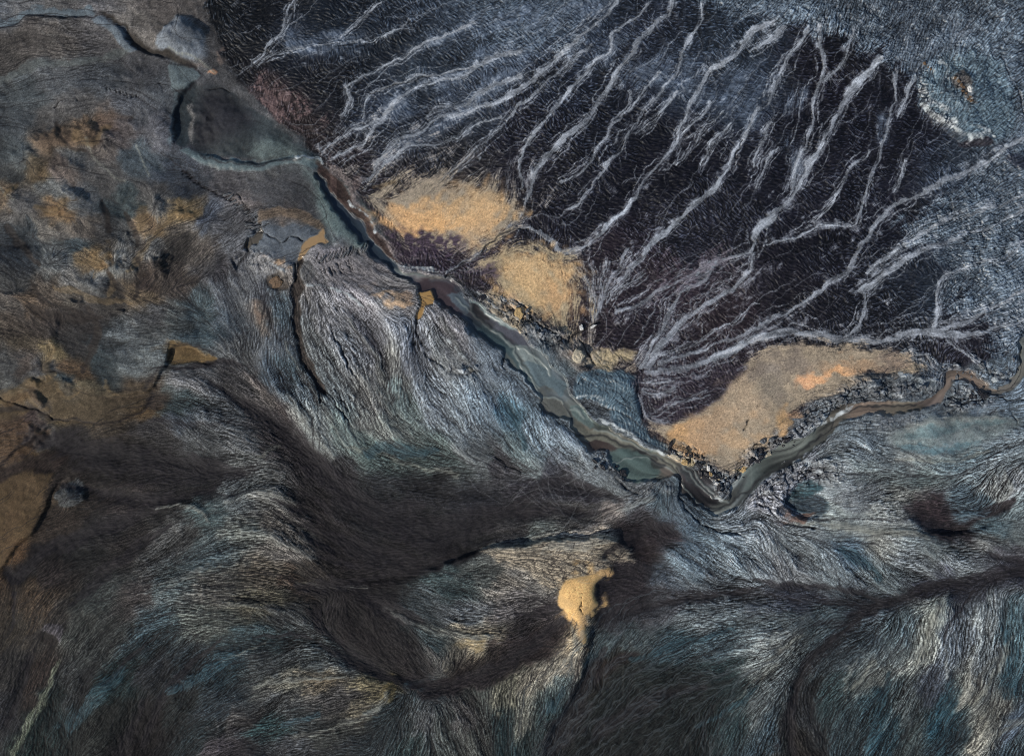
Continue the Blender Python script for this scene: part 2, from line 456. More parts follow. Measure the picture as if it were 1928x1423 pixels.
# silt rivulets on the dark plain: centre line, half width
RIV = []
for ln in """
4 553,5 545,16 542,47 536,68 511,88 493,112 480,125
2.5 774,39 740,68 701,83 662,84 597,88 545,99 493,120
2.5 722,10 675,47 646,75
4 896,47 844,68 792,91 740,120 701,140 662,164 654,174 657,192 644,218
6 979,99 935,109 896,130 870,151 831,153 792,166 766,182 745,203 727,224 709,242 688,268 662,283 633,302
4 896,130 857,133 818,146 787,148 740,166 701,182 691,203 688,224
4 727,224 690,240 662,250 636,270 607,291
6 974,177 935,198 896,208 857,221 818,229 792,250 756,265 735,283 714,309 696,333 678,346
5 979,146 935,166 896,187 857,203 826,208 802,221
4 943,226 901,234 870,252 839,268 792,276 758,289 735,307 709,330
3 979,208 953,234 927,257 906,276 886,296 844,333 815,356
6 1160,8 1142,31 1111,57 1085,83 1051,114 1017,143 986,169 960,192
3 1116,91 1077,117 1038,153 999,190 965,221
4 1220,13 1204,31 1176,49 1152,73 1147,104 1116,127 1085,159 1064,187 1038,221 1012,250 994,273 981,299 981,359
6.5 1264,8 1254,34 1225,60 1204,83 1189,104 1163,133 1152,156 1129,190 1108,226 1077,252 1046,281 1022,304 1009,330 996,361 985,385 975,410 955,435
4.5 1319,16 1314,44 1298,73 1285,101 1277,122 1269,146 1251,166 1225,200 1202,221 1186,242 1176,260 1165,286 1152,307 1129,333 1108,359 1095,378 1070,392
4 1241,140 1212,172 1194,198 1173,216 1165,231 1152,237 1142,257 1121,286 1113,309 1080,333 1059,346
2 1178,177 1181,187 1171,208 1152,231
4 1280,177 1259,200 1233,224 1210,242 1194,255
8 1454,47 1415,68 1389,96 1366,122 1334,135 1319,156 1308,185 1293,216 1282,239 1272,260 1259,291 1233,317 1210,341 1194,373 1176,397 1142,428 1121,451 1090,470 1064,479 1048,470 1033,454 1012,438 996,431
3 1459,75 1428,94 1402,104
4 1337,195 1311,231 1282,257
3 1360,208 1342,229 1319,252 1311,265 1290,289 1267,317
4 1373,234 1360,252 1337,270 1324,296 1316,312
6.5 1454,161 1444,192 1423,208 1412,234 1399,265 1379,296 1360,330 1348,360 1324,379 1293,399 1267,423 1241,446 1225,464 1210,485 1184,511 1155,542 1129,571 1117,600
4 1449,234 1428,276 1412,317
4 1457,276 1436,317 1420,361
5 1475,52 1454,75 1428,96
5 1519,57 1503,86 1485,104 1472,130 1459,156 1451,187
6.5 1540,52 1537,86 1545,109 1542,146 1537,166 1527,198 1524,234 1516,265 1498,312 1488,364
4 1602,62 1589,99 1574,135 1545,159
8 1657,112 1631,140 1594,187 1574,218 1553,250 1540,281 1514,328 1499,360 1485,381 1462,399 1441,425 1418,454 1402,478
5 1685,135 1680,177 1670,224 1662,260 1652,286 1639,325 1631,352 1620,384 1613,412 1602,428 1553,428 1527,431 1493,451 1440,462
4 1717,156 1701,192 1685,224
3 1631,286 1589,335 1577,362 1558,392 1527,423
4 1696,307 1691,333 1683,364
8 1917,265 1875,294 1831,320 1787,341 1752,357 1688,386 1652,418 1633,446 1610,475 1589,516 1568,527 1527,561 1493,581 1457,596 1428,613 1386,636 1337,654 1285,670 1241,683
6 1925,371 1857,394 1792,412 1753,433 1722,449 1683,472 1657,490 1631,509
8 1925,397 1870,423 1818,441 1766,459 1727,477 1688,496 1657,519 1636,537 1615,550
5 1620,552 1623,589 1610,620 1581,639
5 1925,454 1883,483 1818,503 1779,519 1766,535 1761,566 1763,589 1753,618
6 1925,548 1870,574 1818,602 1766,620 1735,623
9 1922,600 1891,613 1831,626 1792,630 1740,626 1701,631 1662,641 1610,641 1571,646
9 1460,412 1428,436 1412,462 1399,480 1345,496 1311,511 1272,529 1241,545 1210,566 1184,581 1163,592
9 1342,501 1329,524 1285,548 1264,584 1246,620 1220,662 1206,690
15 1402,519 1376,545 1337,568 1298,594 1272,623 1246,649 1216,690
4 1410,475 1412,506 1399,521
3 1425,566 1397,589 1376,610 1337,631 1285,657 1241,670
4 1116,590 1106,532 1090,516 1082,506
3.5 1116,579 1116,527 1108,496
4 1129,580 1132,532 1139,496
9 1125,585 1142,537 1168,496 1181,472
3 1135,575 1155,548 1189,529 1212,516
13 1571,640 1500,625 1428,634 1380,657 1330,682 1280,695 1215,702
3 1207,716 1241,721 1262,718
4 1207,734 1241,742 1272,731
3 1220,781 1246,773 1272,760 1329,739
4 1199,744 1210,768 1223,786 1259,791
2.5 1780,640 1800,660 1840,690 1870,720
2.5 1760,700 1740,670
3 840,515 870,495 920,465 960,435 990,432
""".strip().splitlines():
    w, rest = ln.split(' ', 1)
    RIV.append((P(rest), float(w)))

# broad hazy bands of silt on the plain
SILT_BAND = [(P(s.split(' ', 1)[1]), float(s.split(' ', 1)[0])) for s in """
30 1120,10 1010,60 930,110 850,150 760,200
22 980,120 900,190 820,240 740,290
26 1000,30 900,60 830,80
30 1240,120 1200,150 1170,130
28 1300,140 1330,170 1400,190 1420,215
24 1370,130 1420,150 1440,200
24 1500,180 1470,190 1430,200
20 1240,150 1290,160
16 1075,120 1150,100 1190,70
24 560,85 660,80
16 1480,270 1500,320
10 1660,230 1660,270
""".strip().splitlines()]

# grey silt sheets with feathered edges
SILT_SHEETS = {
    'top_right': P("1300,-30 1360,18 1400,28 1440,36 1480,58 1530,66 1570,70 1620,88 1660,108 1690,130 1720,150 1728,180 1745,215 1790,255 1850,272 1885,262 1900,290 1870,300 1840,318 1885,330 1990,340 1990,-50"),
    'right_fan': P("1990,330 1870,318 1820,335 1780,360 1745,395 1700,430 1735,452 1765,460 1762,482 1790,520 1810,560 1830,590 1850,600 1840,625 1860,640 1880,660 1850,690 1800,705 1770,720 1990,760"),
    'top_mid': P("880,-20 900,30 880,60 940,90 1010,95 1060,80 1080,40 1090,-20"),
    'sand_tail': P("1690,660 1730,672 1770,690 1800,706 1780,722 1720,712 1680,700"),
}

MAIN = P("""
592,330 612,365 628,392 648,412 664,432 674,448 695,460 698,478 711,487 724,499 745,520 768,530 789,541 793,555 806,560 823,569 838,580 851,593 872,606 882,621 898,632 924,650 945,661 949,676 963,692 980,703 991,719 1010,740 1013,753 1023,775
1046,785 1073,795 1077,812 1090,825 1102,838 1108,850 1140,850 1152,868 1165,885 1180,902 1215,901 1270,896 1277,922 1300,948 1330,964 1348,968 1380,957 1410,925 1450,888 1500,862 1538,836 1560,808 1590,790 1640,780 1690,776 1730,771 1752,768 1770,752 1786,726
1792,714 1818,722 1842,737 1870,740 1900,730 1915,712 1940,670 1940,620 1915,640 1905,690 1890,716 1868,728 1846,720 1820,702 1792,696 1776,706 1764,734 1728,754 1690,757 1640,757 1600,762 1574,764 1556,782 1530,806 1500,826 1459,842 1428,862 1404,880 1384,903
1366,936 1350,930 1338,905 1320,888 1300,880 1270,866 1246,851 1220,840 1186,825 1152,809 1142,800 1120,796 1100,775 1080,750 1066,728 1058,705 1040,690 1030,668 1005,655 986,635 976,622 950,606 930,592 905,578 884,560 872,556 866,538 838,524 800,518 764,514
745,494 712,464 686,428 650,388 622,355 604,335
""")

POOLS = {
    'tan_upper': P("610,433 615,449 620,455 602,467 584,477 571,491 565,491 571,477 576,462 594,451 605,438"),
    'tan_mid': P("815,545 818,558 815,574 802,581 797,600 787,603 789,589 795,579 792,555 802,548"),
    'small_gray': P("495,432 498,448 490,458 476,464 468,474 464,466 468,454 480,446"),
}

TEAL = P("1084,704 1110,697 1140,693 1170,697 1192,708 1200,716 1192,732 1196,752 1206,770 1206,790 1222,812 1250,836 1266,852 1250,846 1225,832 1195,818 1170,802 1152,797 1150,788 1134,768 1116,756 1084,750 1076,738")

SANDS = {
    'north': P("690,372 715,350 760,338 830,334 900,345 945,372 968,400 962,425 935,450 902,466 885,478 872,488 860,486 840,478 800,464 760,446 735,425 712,400"),
    'middle': P("900,492 935,468 985,462 1030,478 1068,502 1092,535 1094,575 1075,606 1062,632 1040,622 1000,606 962,598 930,580 915,560 940,535 925,515"),
    'east': P("1222,794 1262,797 1310,778 1345,752 1378,715 1408,688 1440,662 1500,648 1560,652 1600,650 1660,660 1710,676 1735,690 1722,706 1660,702 1610,706 1588,724 1560,738 1520,752 1488,768 1466,800 1450,822 1424,842 1400,868 1376,892 1350,884 1318,868 1290,852 1262,840 1240,815"),
    'fan_tip': P("1090,655 1130,660 1165,675 1192,697 1150,694 1110,694 1084,680"),
    'south': P("1064,1087 1090,1079 1116,1074 1126,1069 1147,1056 1137,1076 1121,1092 1114,1113 1126,1134 1106,1147 1098,1154 1102,1180 1104,1205 1092,1200 1086,1165 1074,1154 1059,1141 1050,1136 1054,1105"),
}
# strong ochre spots: x, y, rx, ry, r, g, b, strength
SPOTS = P("""
830,405,95,28,196,158,108,0.9 900,390,60,40,190,158,112,0.7 800,420,60,20,205,160,104,0.7 905,435,40,30,196,160,112,0.7 760,405,40,22,186,150,104,0.6
1010,520,70,40,192,160,112,0.9 1050,560,40,36,190,152,104,0.8 985,560,50,26,190,160,112,0.7 985,590,16,12,200,166,116,0.9 960,575,26,10,186,158,120,0.7
1285,820,34,26,196,152,98,0.8 1310,845,30,16,196,152,100,0.7 1345,810,60,50,172,144,108,0.8 1400,760,50,60,164,144,114,0.8 1400,830,40,40,178,150,112,0.8 1450,720,40,40,138,128,108,0.8 1480,690,70,30,134,122,104,0.8
1530,710,36,10,210,160,112,0.9 1580,700,24,10,212,160,108,0.9 1510,716,14,14,208,160,116,0.9 1600,685,60,16,166,138,104,0.8 1680,680,40,16,140,124,104,0.8 1468,790,12,24,184,148,100,0.8 1490,768,18,8,178,140,100,0.7 1460,700,20,20,150,140,122,0.5
1140,676,44,12,176,160,120,0.8 1090,1115,40,44,206,166,104,1 1130,1068,14,10,196,158,104,0.9 1096,1185,10,30,170,142,100,0.8
730,565,28,8,196,164,124,0.7 755,578,22,8,200,166,124,0.8 770,560,14,10,176,144,108,0.6 690,545,20,10,150,136,118,0.5 535,495,14,6,206,168,124,0.9 550,505,8,5,196,164,124,0.8 508,480,10,3,150,134,118,0.5
590,450,40,22,120,100,78,0.0 496,588,10,14,130,112,92,0.8 885,693,10,6,110,96,60,0.7
110,265,34,18,104,84,62,0.7 165,262,30,24,106,86,64,0.7 205,238,24,20,100,80,62,0.6 85,330,16,16,112,90,58,0.7 115,395,30,14,122,94,62,0.7 350,405,10,12,132,104,66,0.9 280,425,16,30,126,102,74,0.7 300,440,20,12,118,94,66,0.7 200,492,26,8,124,96,58,0.8 272,480,8,50,104,84,58,0.6
230,520,26,8,96,78,54,0.5 110,655,10,18,108,92,62,0.7 90,690,16,10,90,68,46,0.5 40,750,46,14,106,80,48,0.8 100,735,40,8,104,84,54,0.6 210,733,10,10,120,104,72,0.8 330,650,12,14,124,100,66,0.8 350,662,50,10,104,86,56,0.9 300,700,30,10,92,86,72,0.5
900,1208,34,8,150,132,92,0.7 725,1298,12,16,120,106,66,0.9 600,1273,50,5,116,102,78,0.6 700,1340,40,6,108,96,70,0.6 100,1270,8,60,108,106,84,0.0 30,1000,26,60,100,76,48,0.5
1292,868,8,8,198,176,120,1 1275,862,14,6,206,186,150,1 1395,884,12,6,182,156,100,0.9 1440,862,16,5,170,140,108,0.9
1095,672,18,12,160,150,130,0.6 1075,655,10,8,140,120,96,0.6
1500,975,30,6,124,98,80,0.9 1478,968,12,8,130,108,92,0.8 670,355,10,16,110,96,86,0.6 622,330,6,30,104,84,72,0.5 385,128,16,5,170,150,130,0.6 400,140,8,5,190,140,100,0.9 420,110,6,10,120,104,88,0.6
""")
# dark or coloured painted patches: name, points, feather, fringe, colour
PATCH = [
    ('dark_hole', P("735,440 760,428 800,432 830,440 860,440 878,455 860,480 842,492 800,480 765,468"), 20, 0.8, (58, 48, 60), 0.9),
    ('dark_strip', P("905,512 940,500 935,520 920,535 900,540 862,525 880,515"), 14, 0.7, (56, 48, 60), 0.8),
    ('basin', P("365,170 400,163 440,180 470,200 500,225 545,260 590,290 600,300 570,296 535,302 500,304 440,298 372,286 362,230"), 10, 0.1, (58, 64, 66), 1.0),
    ('basin_dark', P("385,170 425,178 460,200 480,230 440,260 400,280 370,280 372,220"), 50, 0.1, (42, 42, 46), 0.95),
    ('basin_light', P("470,285 520,262 570,290 590,300 540,300 500,303"), 26, 0.1, (90, 100, 98), 0.9),
    ('grey_mound', P("299,81 320,57 335,39 364,47 385,70 395,91 395,112 380,117 364,120 333,114 309,101"), 10, 0.15, (112, 118, 124), 0.95),
    ('grey_panel', P("322,127 356,127 374,140 382,148 374,161 351,177 338,187 330,187 325,156"), 5, 0.05, (94, 104, 106), 1.0),
    ('panel_tail', P("330,185 340,187 336,215 334,270 326,280 328,230"), 8, 0.2, (88, 98, 102), 0.9),
    ('strip_dark', P("335,192 359,168 376,162 364,200 360,275 340,278 333,240"), 5, 0.1, (46, 53, 57), 1.0),
    ('strip_light', P("361,200 370,196 372,225 369,268 362,272 360,235"), 7, 0.3, (106, 104, 102), 0.9),
    ('dark_tongue', P("195,28 225,42 258,68 290,95 330,106 365,120 378,134 368,134 330,121 290,108 255,92 240,70 215,48"), 8, 0.2, (46, 42, 38), 0.95),
    ('silt_band_a', P("0,44 30,38 65,26 125,23 180,24 188,34 150,38 65,38 35,50 0,57"), 5, 0.1, (92, 102, 108), 1.0),
    ('silt_band_b', P("185,36 205,40 235,58 262,90 268,100 250,104 236,92 216,66 186,48"), 6, 0.1, (94, 102, 108), 1.0),
    ('silt_band_c', P("255,98 225,96 190,110 150,118 110,119 70,124 40,136 0,158 0,168 50,146 110,130 160,130 200,122 240,108"), 9, 0.3, (88, 92, 90), 0.85),
    ('stream_top', P("345,288 380,292 440,304 500,306 545,298 590,300 604,312 590,322 560,312 520,322 450,325 390,312"), 7, 0.15, (92, 106, 108), 0.95),
    ('light_ramp', P("570,325 600,340 640,385 660,425 690,455 680,470 640,440 610,420 600,380"), 22, 0.2, (104, 118, 116), 0.9),
    ('dark_ramp', P("480,340 560,330 590,360 600,400 612,430 585,420 540,395 490,372 470,355"), 26, 0.4, (66, 66, 68), 0.8),
    ('bank_sun_paint', P("628,318 650,330 668,352 690,395 712,430 735,462 752,488 742,492 700,450 672,400 640,345"), 10, 0.5, (122, 112, 108), 0.9),  # sunlit strip of bank, its brightness painted in
    ('brown_slope', P("596,308 625,330 652,358 690,412 726,460 752,495 744,500 708,470 676,428 636,374 604,338"), 6, 0.2, (62, 50, 46), 1.0),
    ('mid_rock', P("492,440 520,428 560,430 600,428 612,440 596,452 575,464 566,488 560,505 530,492 500,478 478,470 490,458"), 8, 0.1, (88, 94, 100), 0.95),
    ('tan_arc', P("494,400 520,398 560,398 600,415 612,430 604,436 570,420 530,412 500,420 492,430"), 8, 0.2, (112, 96, 80), 0.8),
    ('canyon_plateau', P("640,478 690,472 720,500 744,522 766,532 786,545 788,580 770,600 740,575 700,556 650,540 610,510"), 14, 0.4, (118, 114, 114), 0.7),
    ('round_pit', P("510,520 530,514 543,526 545,540 535,546 515,544 506,534"), 5, 0.1, (74, 66, 58), 0.9),
    ('stripe_rock', P("562,494 582,494 590,510 592,526 580,538 556,536 560,515"), 4, 0.1, (84, 84, 84), 0.9),
    ('canyon_one', P("566,490 574,494 566,520 576,545 566,560 572,580 568,610 574,650 586,680 600,705 614,738 608,745 590,715 572,690 560,655 555,615 553,575 550,548 558,520"), 5, 0.2, (52, 46, 42), 0.95),
    ('dark_sand_hollow', P("1195,705 1240,705 1300,700 1360,688 1400,690 1372,722 1335,760 1300,782 1262,793 1230,786 1208,766 1198,740"), 12, 0.3, (50, 44, 50), 1.0),
    ('eye_lens', P("1668,818 1700,800 1760,790 1830,782 1890,784 1915,795 1890,812 1840,836 1780,850 1720,852 1680,842"), 14, 0.3, (112, 122, 120), 0.8),
    ('eye_dark_a', P("1700,812 1790,798 1880,790 1870,800 1790,810 1710,824"), 6, 0.4, (92, 112, 114), 0.7),
    ('eye_dark_b', P("1680,838 1760,836 1840,830 1790,846 1720,850"), 8, 0.4, (84, 108, 114), 0.8),
    ('dark_lens', P("1709,931 1745,934 1766,926 1768,940 1778,960 1787,976 1774,983 1753,976 1727,952 1714,940"), 14, 0.7, (54, 46, 48), 0.9),
    ('lens_crescent', P("1735,991 1758,988 1782,993 1805,981 1834,970 1854,957 1875,944 1896,936 1903,942 1893,957 1875,970 1854,973 1839,977 1818,992 1792,1007 1776,1008 1750,1002"), 7, 0.35, (42, 38, 40), 0.95),
    ('lens_blue', P("1790,925 1810,915 1845,935 1860,950 1830,966 1805,975 1785,960"), 20, 0.8, (70, 84, 92), 0.7),
    ('teal_hollow', P("1480,935 1500,912 1525,906 1545,915 1530,930 1552,938 1550,962 1530,968 1500,962 1485,950"), 8, 0.3, (58, 80, 86), 1.0),
    ('hollow_dark', P("1515,938 1535,932 1550,942 1548,964 1520,966 1500,958 1482,950 1480,938 1500,945"), 10, 0.5, (50, 56, 62), 0.8),
    ('dark_seam', P("1120,1040 1160,1010 1210,980 1240,985 1280,1010 1250,1030 1200,1040 1160,1060 1140,1050"), 26, 0.7, (46, 40, 42), 0.9),
    ('dark_right_of_ochre', P("1150,1055 1190,1045 1220,1070 1210,1110 1190,1130 1130,1138 1116,1120 1124,1092 1140,1075"), 16, 0.5, (46, 42, 44), 0.95),
    ('peat_tongue', P("1110,1250 1150,1235 1200,1225 1180,1250 1140,1275 1100,1300 1080,1310 1085,1285"), 8, 0.5, (34, 29, 26), 0.95),
    ('deep_dark', P("1075,1310 1130,1280 1200,1260 1300,1270 1360,1300 1330,1360 1300,1430 1050,1430 1060,1370"), 50, 0.8, (26, 29, 28), 0.85),
    ('tan_ribbon', P("-20,880 20,850 60,850 110,862 60,880 90,905 110,920 90,960 70,1005 40,1020 20,1050 -20,1080"), 10, 0.3, (88, 68, 46), 0.0),
    ('ochre_shore', P("-20,745 40,730 100,722 160,732 200,740 240,728 285,722 292,735 270,765 220,790 150,800 100,785 60,775 20,795 -20,800"), 14, 0.4, (80, 69, 54), 0.7),
    ('shore_below', P("-20,800 30,790 70,800 100,806 96,822 60,852 20,880 -20,900"), 10, 0.3, (78, 62, 48), 0.8),
    ('bank_tan', P("330,648 350,648 372,656 395,665 414,672 400,682 370,680 345,680 322,684 318,670"), 5, 0.1, (102, 84, 56), 1.0),
    ('west_ribbon', P("-20,905 20,890 70,885 105,890 90,925 80,960 66,1000 36,1020 14,1060 -20,1085"), 10, 0.3, (86, 70, 50), 0.9),
    ('ribbon_dark', P("-20,892 30,870 75,850 130,855 110,888 60,885 20,900 -20,925"), 10, 0.4, (46, 38, 34), 0.9),
    ('eyelet', P("125,912 150,902 160,915 158,940 145,950 125,955 108,948 112,925"), 6, 0.2, (70, 72, 72), 0.9),
    ('eyelet_dark', P("132,915 148,908 156,920 150,936 138,938 128,928"), 4, 0.1, (46, 50, 54), 0.9),
    ('pale_rim', P("110,1245 96,1290 70,1330 50,1360 30,1400 20,1440 26,1440 44,1400 70,1350 96,1310 116,1250"), 5, 0.3, (104, 108, 90), 0.7),
    ('pit_south_west', P("84,1185 100,1185 112,1205 108,1215 95,1212 80,1200"), 5, 0.2, (34, 30, 28), 0.9),
    ('pit_rim', P("82,1178 110,1172 122,1185 118,1210 108,1200 95,1188"), 5, 0.3, (84, 80, 84), 0.8),
    ('oval_dark', P("590,1118 640,1112 700,1120 730,1140 760,1180 800,1230 820,1270 780,1290 740,1275 690,1240 640,1210 600,1160"), 26, 0.6, (34, 31, 31), 0.85),
    ('pond_small', P("764,1276 790,1278 815,1290 808,1296 780,1296 764,1288"), 5, 0.2, (76, 90, 94), 0.9),
    ('dark_channel_s', P("770,1290 830,1278 900,1265 960,1235 1020,1200 1060,1165 1080,1170 1060,1200 1000,1240 930,1280 860,1300 800,1312"), 16, 0.6, (44, 38, 37), 0.85),
    ('cream_shelf', P("930,1040 990,1022 1060,1016 1130,1010 1180,1030 1185,1048 1140,1055 1100,1072 1060,1085 1040,1100 1000,1075 950,1062"), 20, 0.6, (152, 140, 120), 0.85),
    ('cream_edge', P("900,1032 960,1020 1050,1012 1050,1018 980,1030 920,1042"), 6, 0.2, (140, 130, 112), 0.7),
    ('north_mound', P("1725,165 1740,140 1790,110 1850,110 1890,140 1900,190 1900,240 1880,262 1850,270 1800,260 1750,215"), 26, 0.3, (96, 114, 124), 0.85),
    ('mound_brown', P("1786,150 1810,142 1822,160 1815,180 1828,205 1812,200 1800,180 1784,160"), 6, 0.5, (72, 64, 58), 0.8),
    ('black_pool', P("1800,268 1840,260 1862,264 1868,272 1850,278 1815,276"), 5, 0.2, (44, 42, 48), 1.0),
    ('black_pool_e', P("1892,300 1925,296 1940,300 1940,314 1910,312"), 6, 0.2, (48, 52, 62), 1.0),
    ('pink_gravel', P("484,150 520,175 560,190 600,210 610,228 570,232 540,222 515,215 500,185"), 22, 0.9, (104, 86, 84), 0.8),
    ('mauve_gravel', P("1290,480 1350,460 1370,500 1320,530 1270,560 1240,540"), 30, 0.9, (78, 68, 74), 0.5),
]
HUMMOCKS = P("""
309,508,15,22,0.9 225,500,20,20,0.8 185,540,28,18,0.7 150,575,14,10,0.5 110,265,36,24,0.9 165,258,26,26,0.9 60,400,34,26,0.7 150,400,44,34,0.9 300,395,22,20,0.7 230,395,24,30,-0.6 235,440,24,24,-0.5 60,300,28,28,0.6 205,270,22,18,0.6 140,320,30,22,0.6
290,250,40,36,0.5 100,500,30,22,0.5 60,450,30,22,-0.6 260,160,40,26,0.4 80,730,14,10,0.5 135,730,12,9,0.4 82,755,14,12,0.7 75,820,22,14,0.6 232,590,8,9,0.4 345,80,46,36,1.2 430,240,60,50,0.8 350,400,14,12,0.4 135,935,28,24,0.8 1810,195,70,60,1.2
155,370,26,16,0.4 40,560,26,18,0.4 110,630,14,30,0.4 90,700,18,16,0.5 30,380,20,14,0.5 252,505,10,12,0.4 380,600,30,40,-0.4 395,420,30,22,0.4
""")
# cracks and undercut edges: half width then points
CRACKS = []
for ln in """
2.2 840,521 870,498 905,478 925,462 950,440 975,432 990,436
1.6 470,400 462,372 452,360 440,352
3 448,512 452,500 462,488 470,478 466,468 472,452
3.2 445,488 447,502 456,512 464,520
2.4 560,500 556,530 548,548 551,580 556,620 562,660
2.2 788,604 786,625 790,645 804,668 828,684 850,697 880,704
1.6 880,704 905,690
1.6 948,676 944,690 949,700
2.4 1056,650 1072,638 1090,625 1108,616 1130,600 1150,594
1.8 1090,642 1100,655 1108,668 1116,682
1.6 940,565 950,572 965,570 985,580 995,590 1000,604 1020,612 1040,625 1060,640
1.2 1096,715 1086,722
2.4 1277,900 1275,925 1282,945 1296,962 1310,980 1330,990 1345,995
1.6 1345,995 1370,1002 1400,1004
2 1430,945 1450,962 1470,980 1490,985 1530,992
1.6 1500,905 1512,895 1530,892 1545,896
1.4 1575,750 1566,765 1572,770
1.8 1590,745 1600,735 1625,728 1650,730
1.4 1640,735 1660,720 1690,718
1.8 1420,840 1440,825 1460,818
1.6 1440,822 1446,836
1.8 1770,760 1790,764 1810,760 1830,756 1850,745 1850,735
1.6 1780,748 1800,752 1830,748
1.8 1870,742 1890,752 1910,752 1930,752
1.6 1905,700 1912,680 1920,655
1.4 930,860 950,872 966,880 985,890
1.2 1280,862 1300,870
1.2 480,460 478,446 500,440 530,455 560,452 575,458
0.5 1088,1087 1090,1110 1092,1140 1096,1152
1.4 630,620 640,650 660,690 690,740 700,765
1.2 610,735 650,780 690,815
1.2 630,735 660,775
1.2 1550,10 1548,30 1552,60 1545,80
1.2 1740,15 1710,35 1690,50 1680,60 1670,48
1.2 1683,60 1675,110 1685,140
1.2 1480,20 1465,40 1450,52
1.2 1880,110 1900,150 1918,200 1922,250
1.2 1925,20 1890,30 1860,45
1 395,170 440,180
1.2 700,182 760,160 850,138 890,130
1.1 1370,330 1396,270
1.4 1890,770 1905,790 1900,802
1 1430,500 1500,470
1.4 0,745 60,770 100,778 110,790
1.4 90,770 110,785 140,795
1.2 110,205 140,180 150,190
1 300,160 310,180
1.4 1500,890 1530,880 1560,880
1.5 1410,790 1400,806
1.2 1466,826 1474,812 1490,800
1.6 1120,870 1140,885 1150,880
2 1160,900 1185,920 1200,928
1.4 1040,640 1060,655
1.3 585,705 600,735 606,760
""".strip().splitlines():
    w, rest = ln.split(' ', 1)
    CRACKS.append((P(rest), float(w)))
# combs of short parallel cracks in slumped banks: x0,y0,x1,y1,count,dx,dy,len jitter
COMBS = [(440, 372, 490, 412, 13, -10, 5), (462, 420, 492, 430, 6, 18, -4), (600, 500, 690, 474, 15, 4, -16), (605, 508, 660, 492, 8, 8, 14), (210, 165, 262, 185, 10, 2, 9), (340, 330, 420, 372, 12, 7, -3), (470, 430, 488, 440, 4, 14, -2)]
# broken ground: rubble strips (points), strength
RUBBLE = [
    (P("1256,846 1293,842 1318,858 1345,880 1376,892 1400,868 1426,838 1460,815 1480,830 1440,862 1405,890 1384,920 1366,938 1340,912 1310,884 1280,868"), 1.0),
    (P("1440,838 1480,800 1500,770 1540,752 1580,738 1600,712 1660,705 1720,716 1770,722 1790,700 1770,740 1730,756 1640,760 1580,766 1540,800 1490,832"), 0.6),
    (P("1790,700 1830,690 1880,690 1910,680 1930,640 1930,700 1890,715 1840,716"), 0.8),
    (P("1770,770 1780,735 1810,722 1850,735 1850,760 1820,770 1790,778"), 0.7),
    (P("1420,930 1440,890 1480,860 1540,868 1580,885 1560,900 1530,905 1500,915 1482,935 1490,960 1460,958"), 0.7),
    (P("925,562 960,568 1000,590 1040,615 1066,632 1050,655 1010,640 975,610 940,590"), 0.8),
    (P("1060,640 1090,640 1120,655 1185,690 1150,695 1115,690 1095,690 1070,670"), 0.45),
    (P("870,540 900,552 930,575 915,575 888,558"), 0.6),
    (P("1110,848 1145,850 1165,878 1190,905 1240,900 1276,905 1270,930 1200,925 1160,905 1140,880"), 0.5),
    (P("750,500 790,508 840,516 866,530 840,522 790,516"), 0.4),
    (P("1730,150 1750,190 1790,240 1850,262 1800,262 1750,225 1726,180"), 0.8),
    (P("830,665 860,680 900,690 890,705 850,700"), 0.6),
    (P("1600,800 1650,790 1720,775 1730,790 1680,800 1620,812"), 0.4),
    (P("480,470 540,495 560,510 550,530 500,515 460,500"), 0.4),
    (P("1760,150 1800,160 1830,200 1820,215 1780,190"), 0.6),
]

# folds of the drained mud: tapered dark hollows and pale crests (x, y, half width)
def W(txt):
    return [(P(l), 4.0) for l in txt.strip().splitlines()]


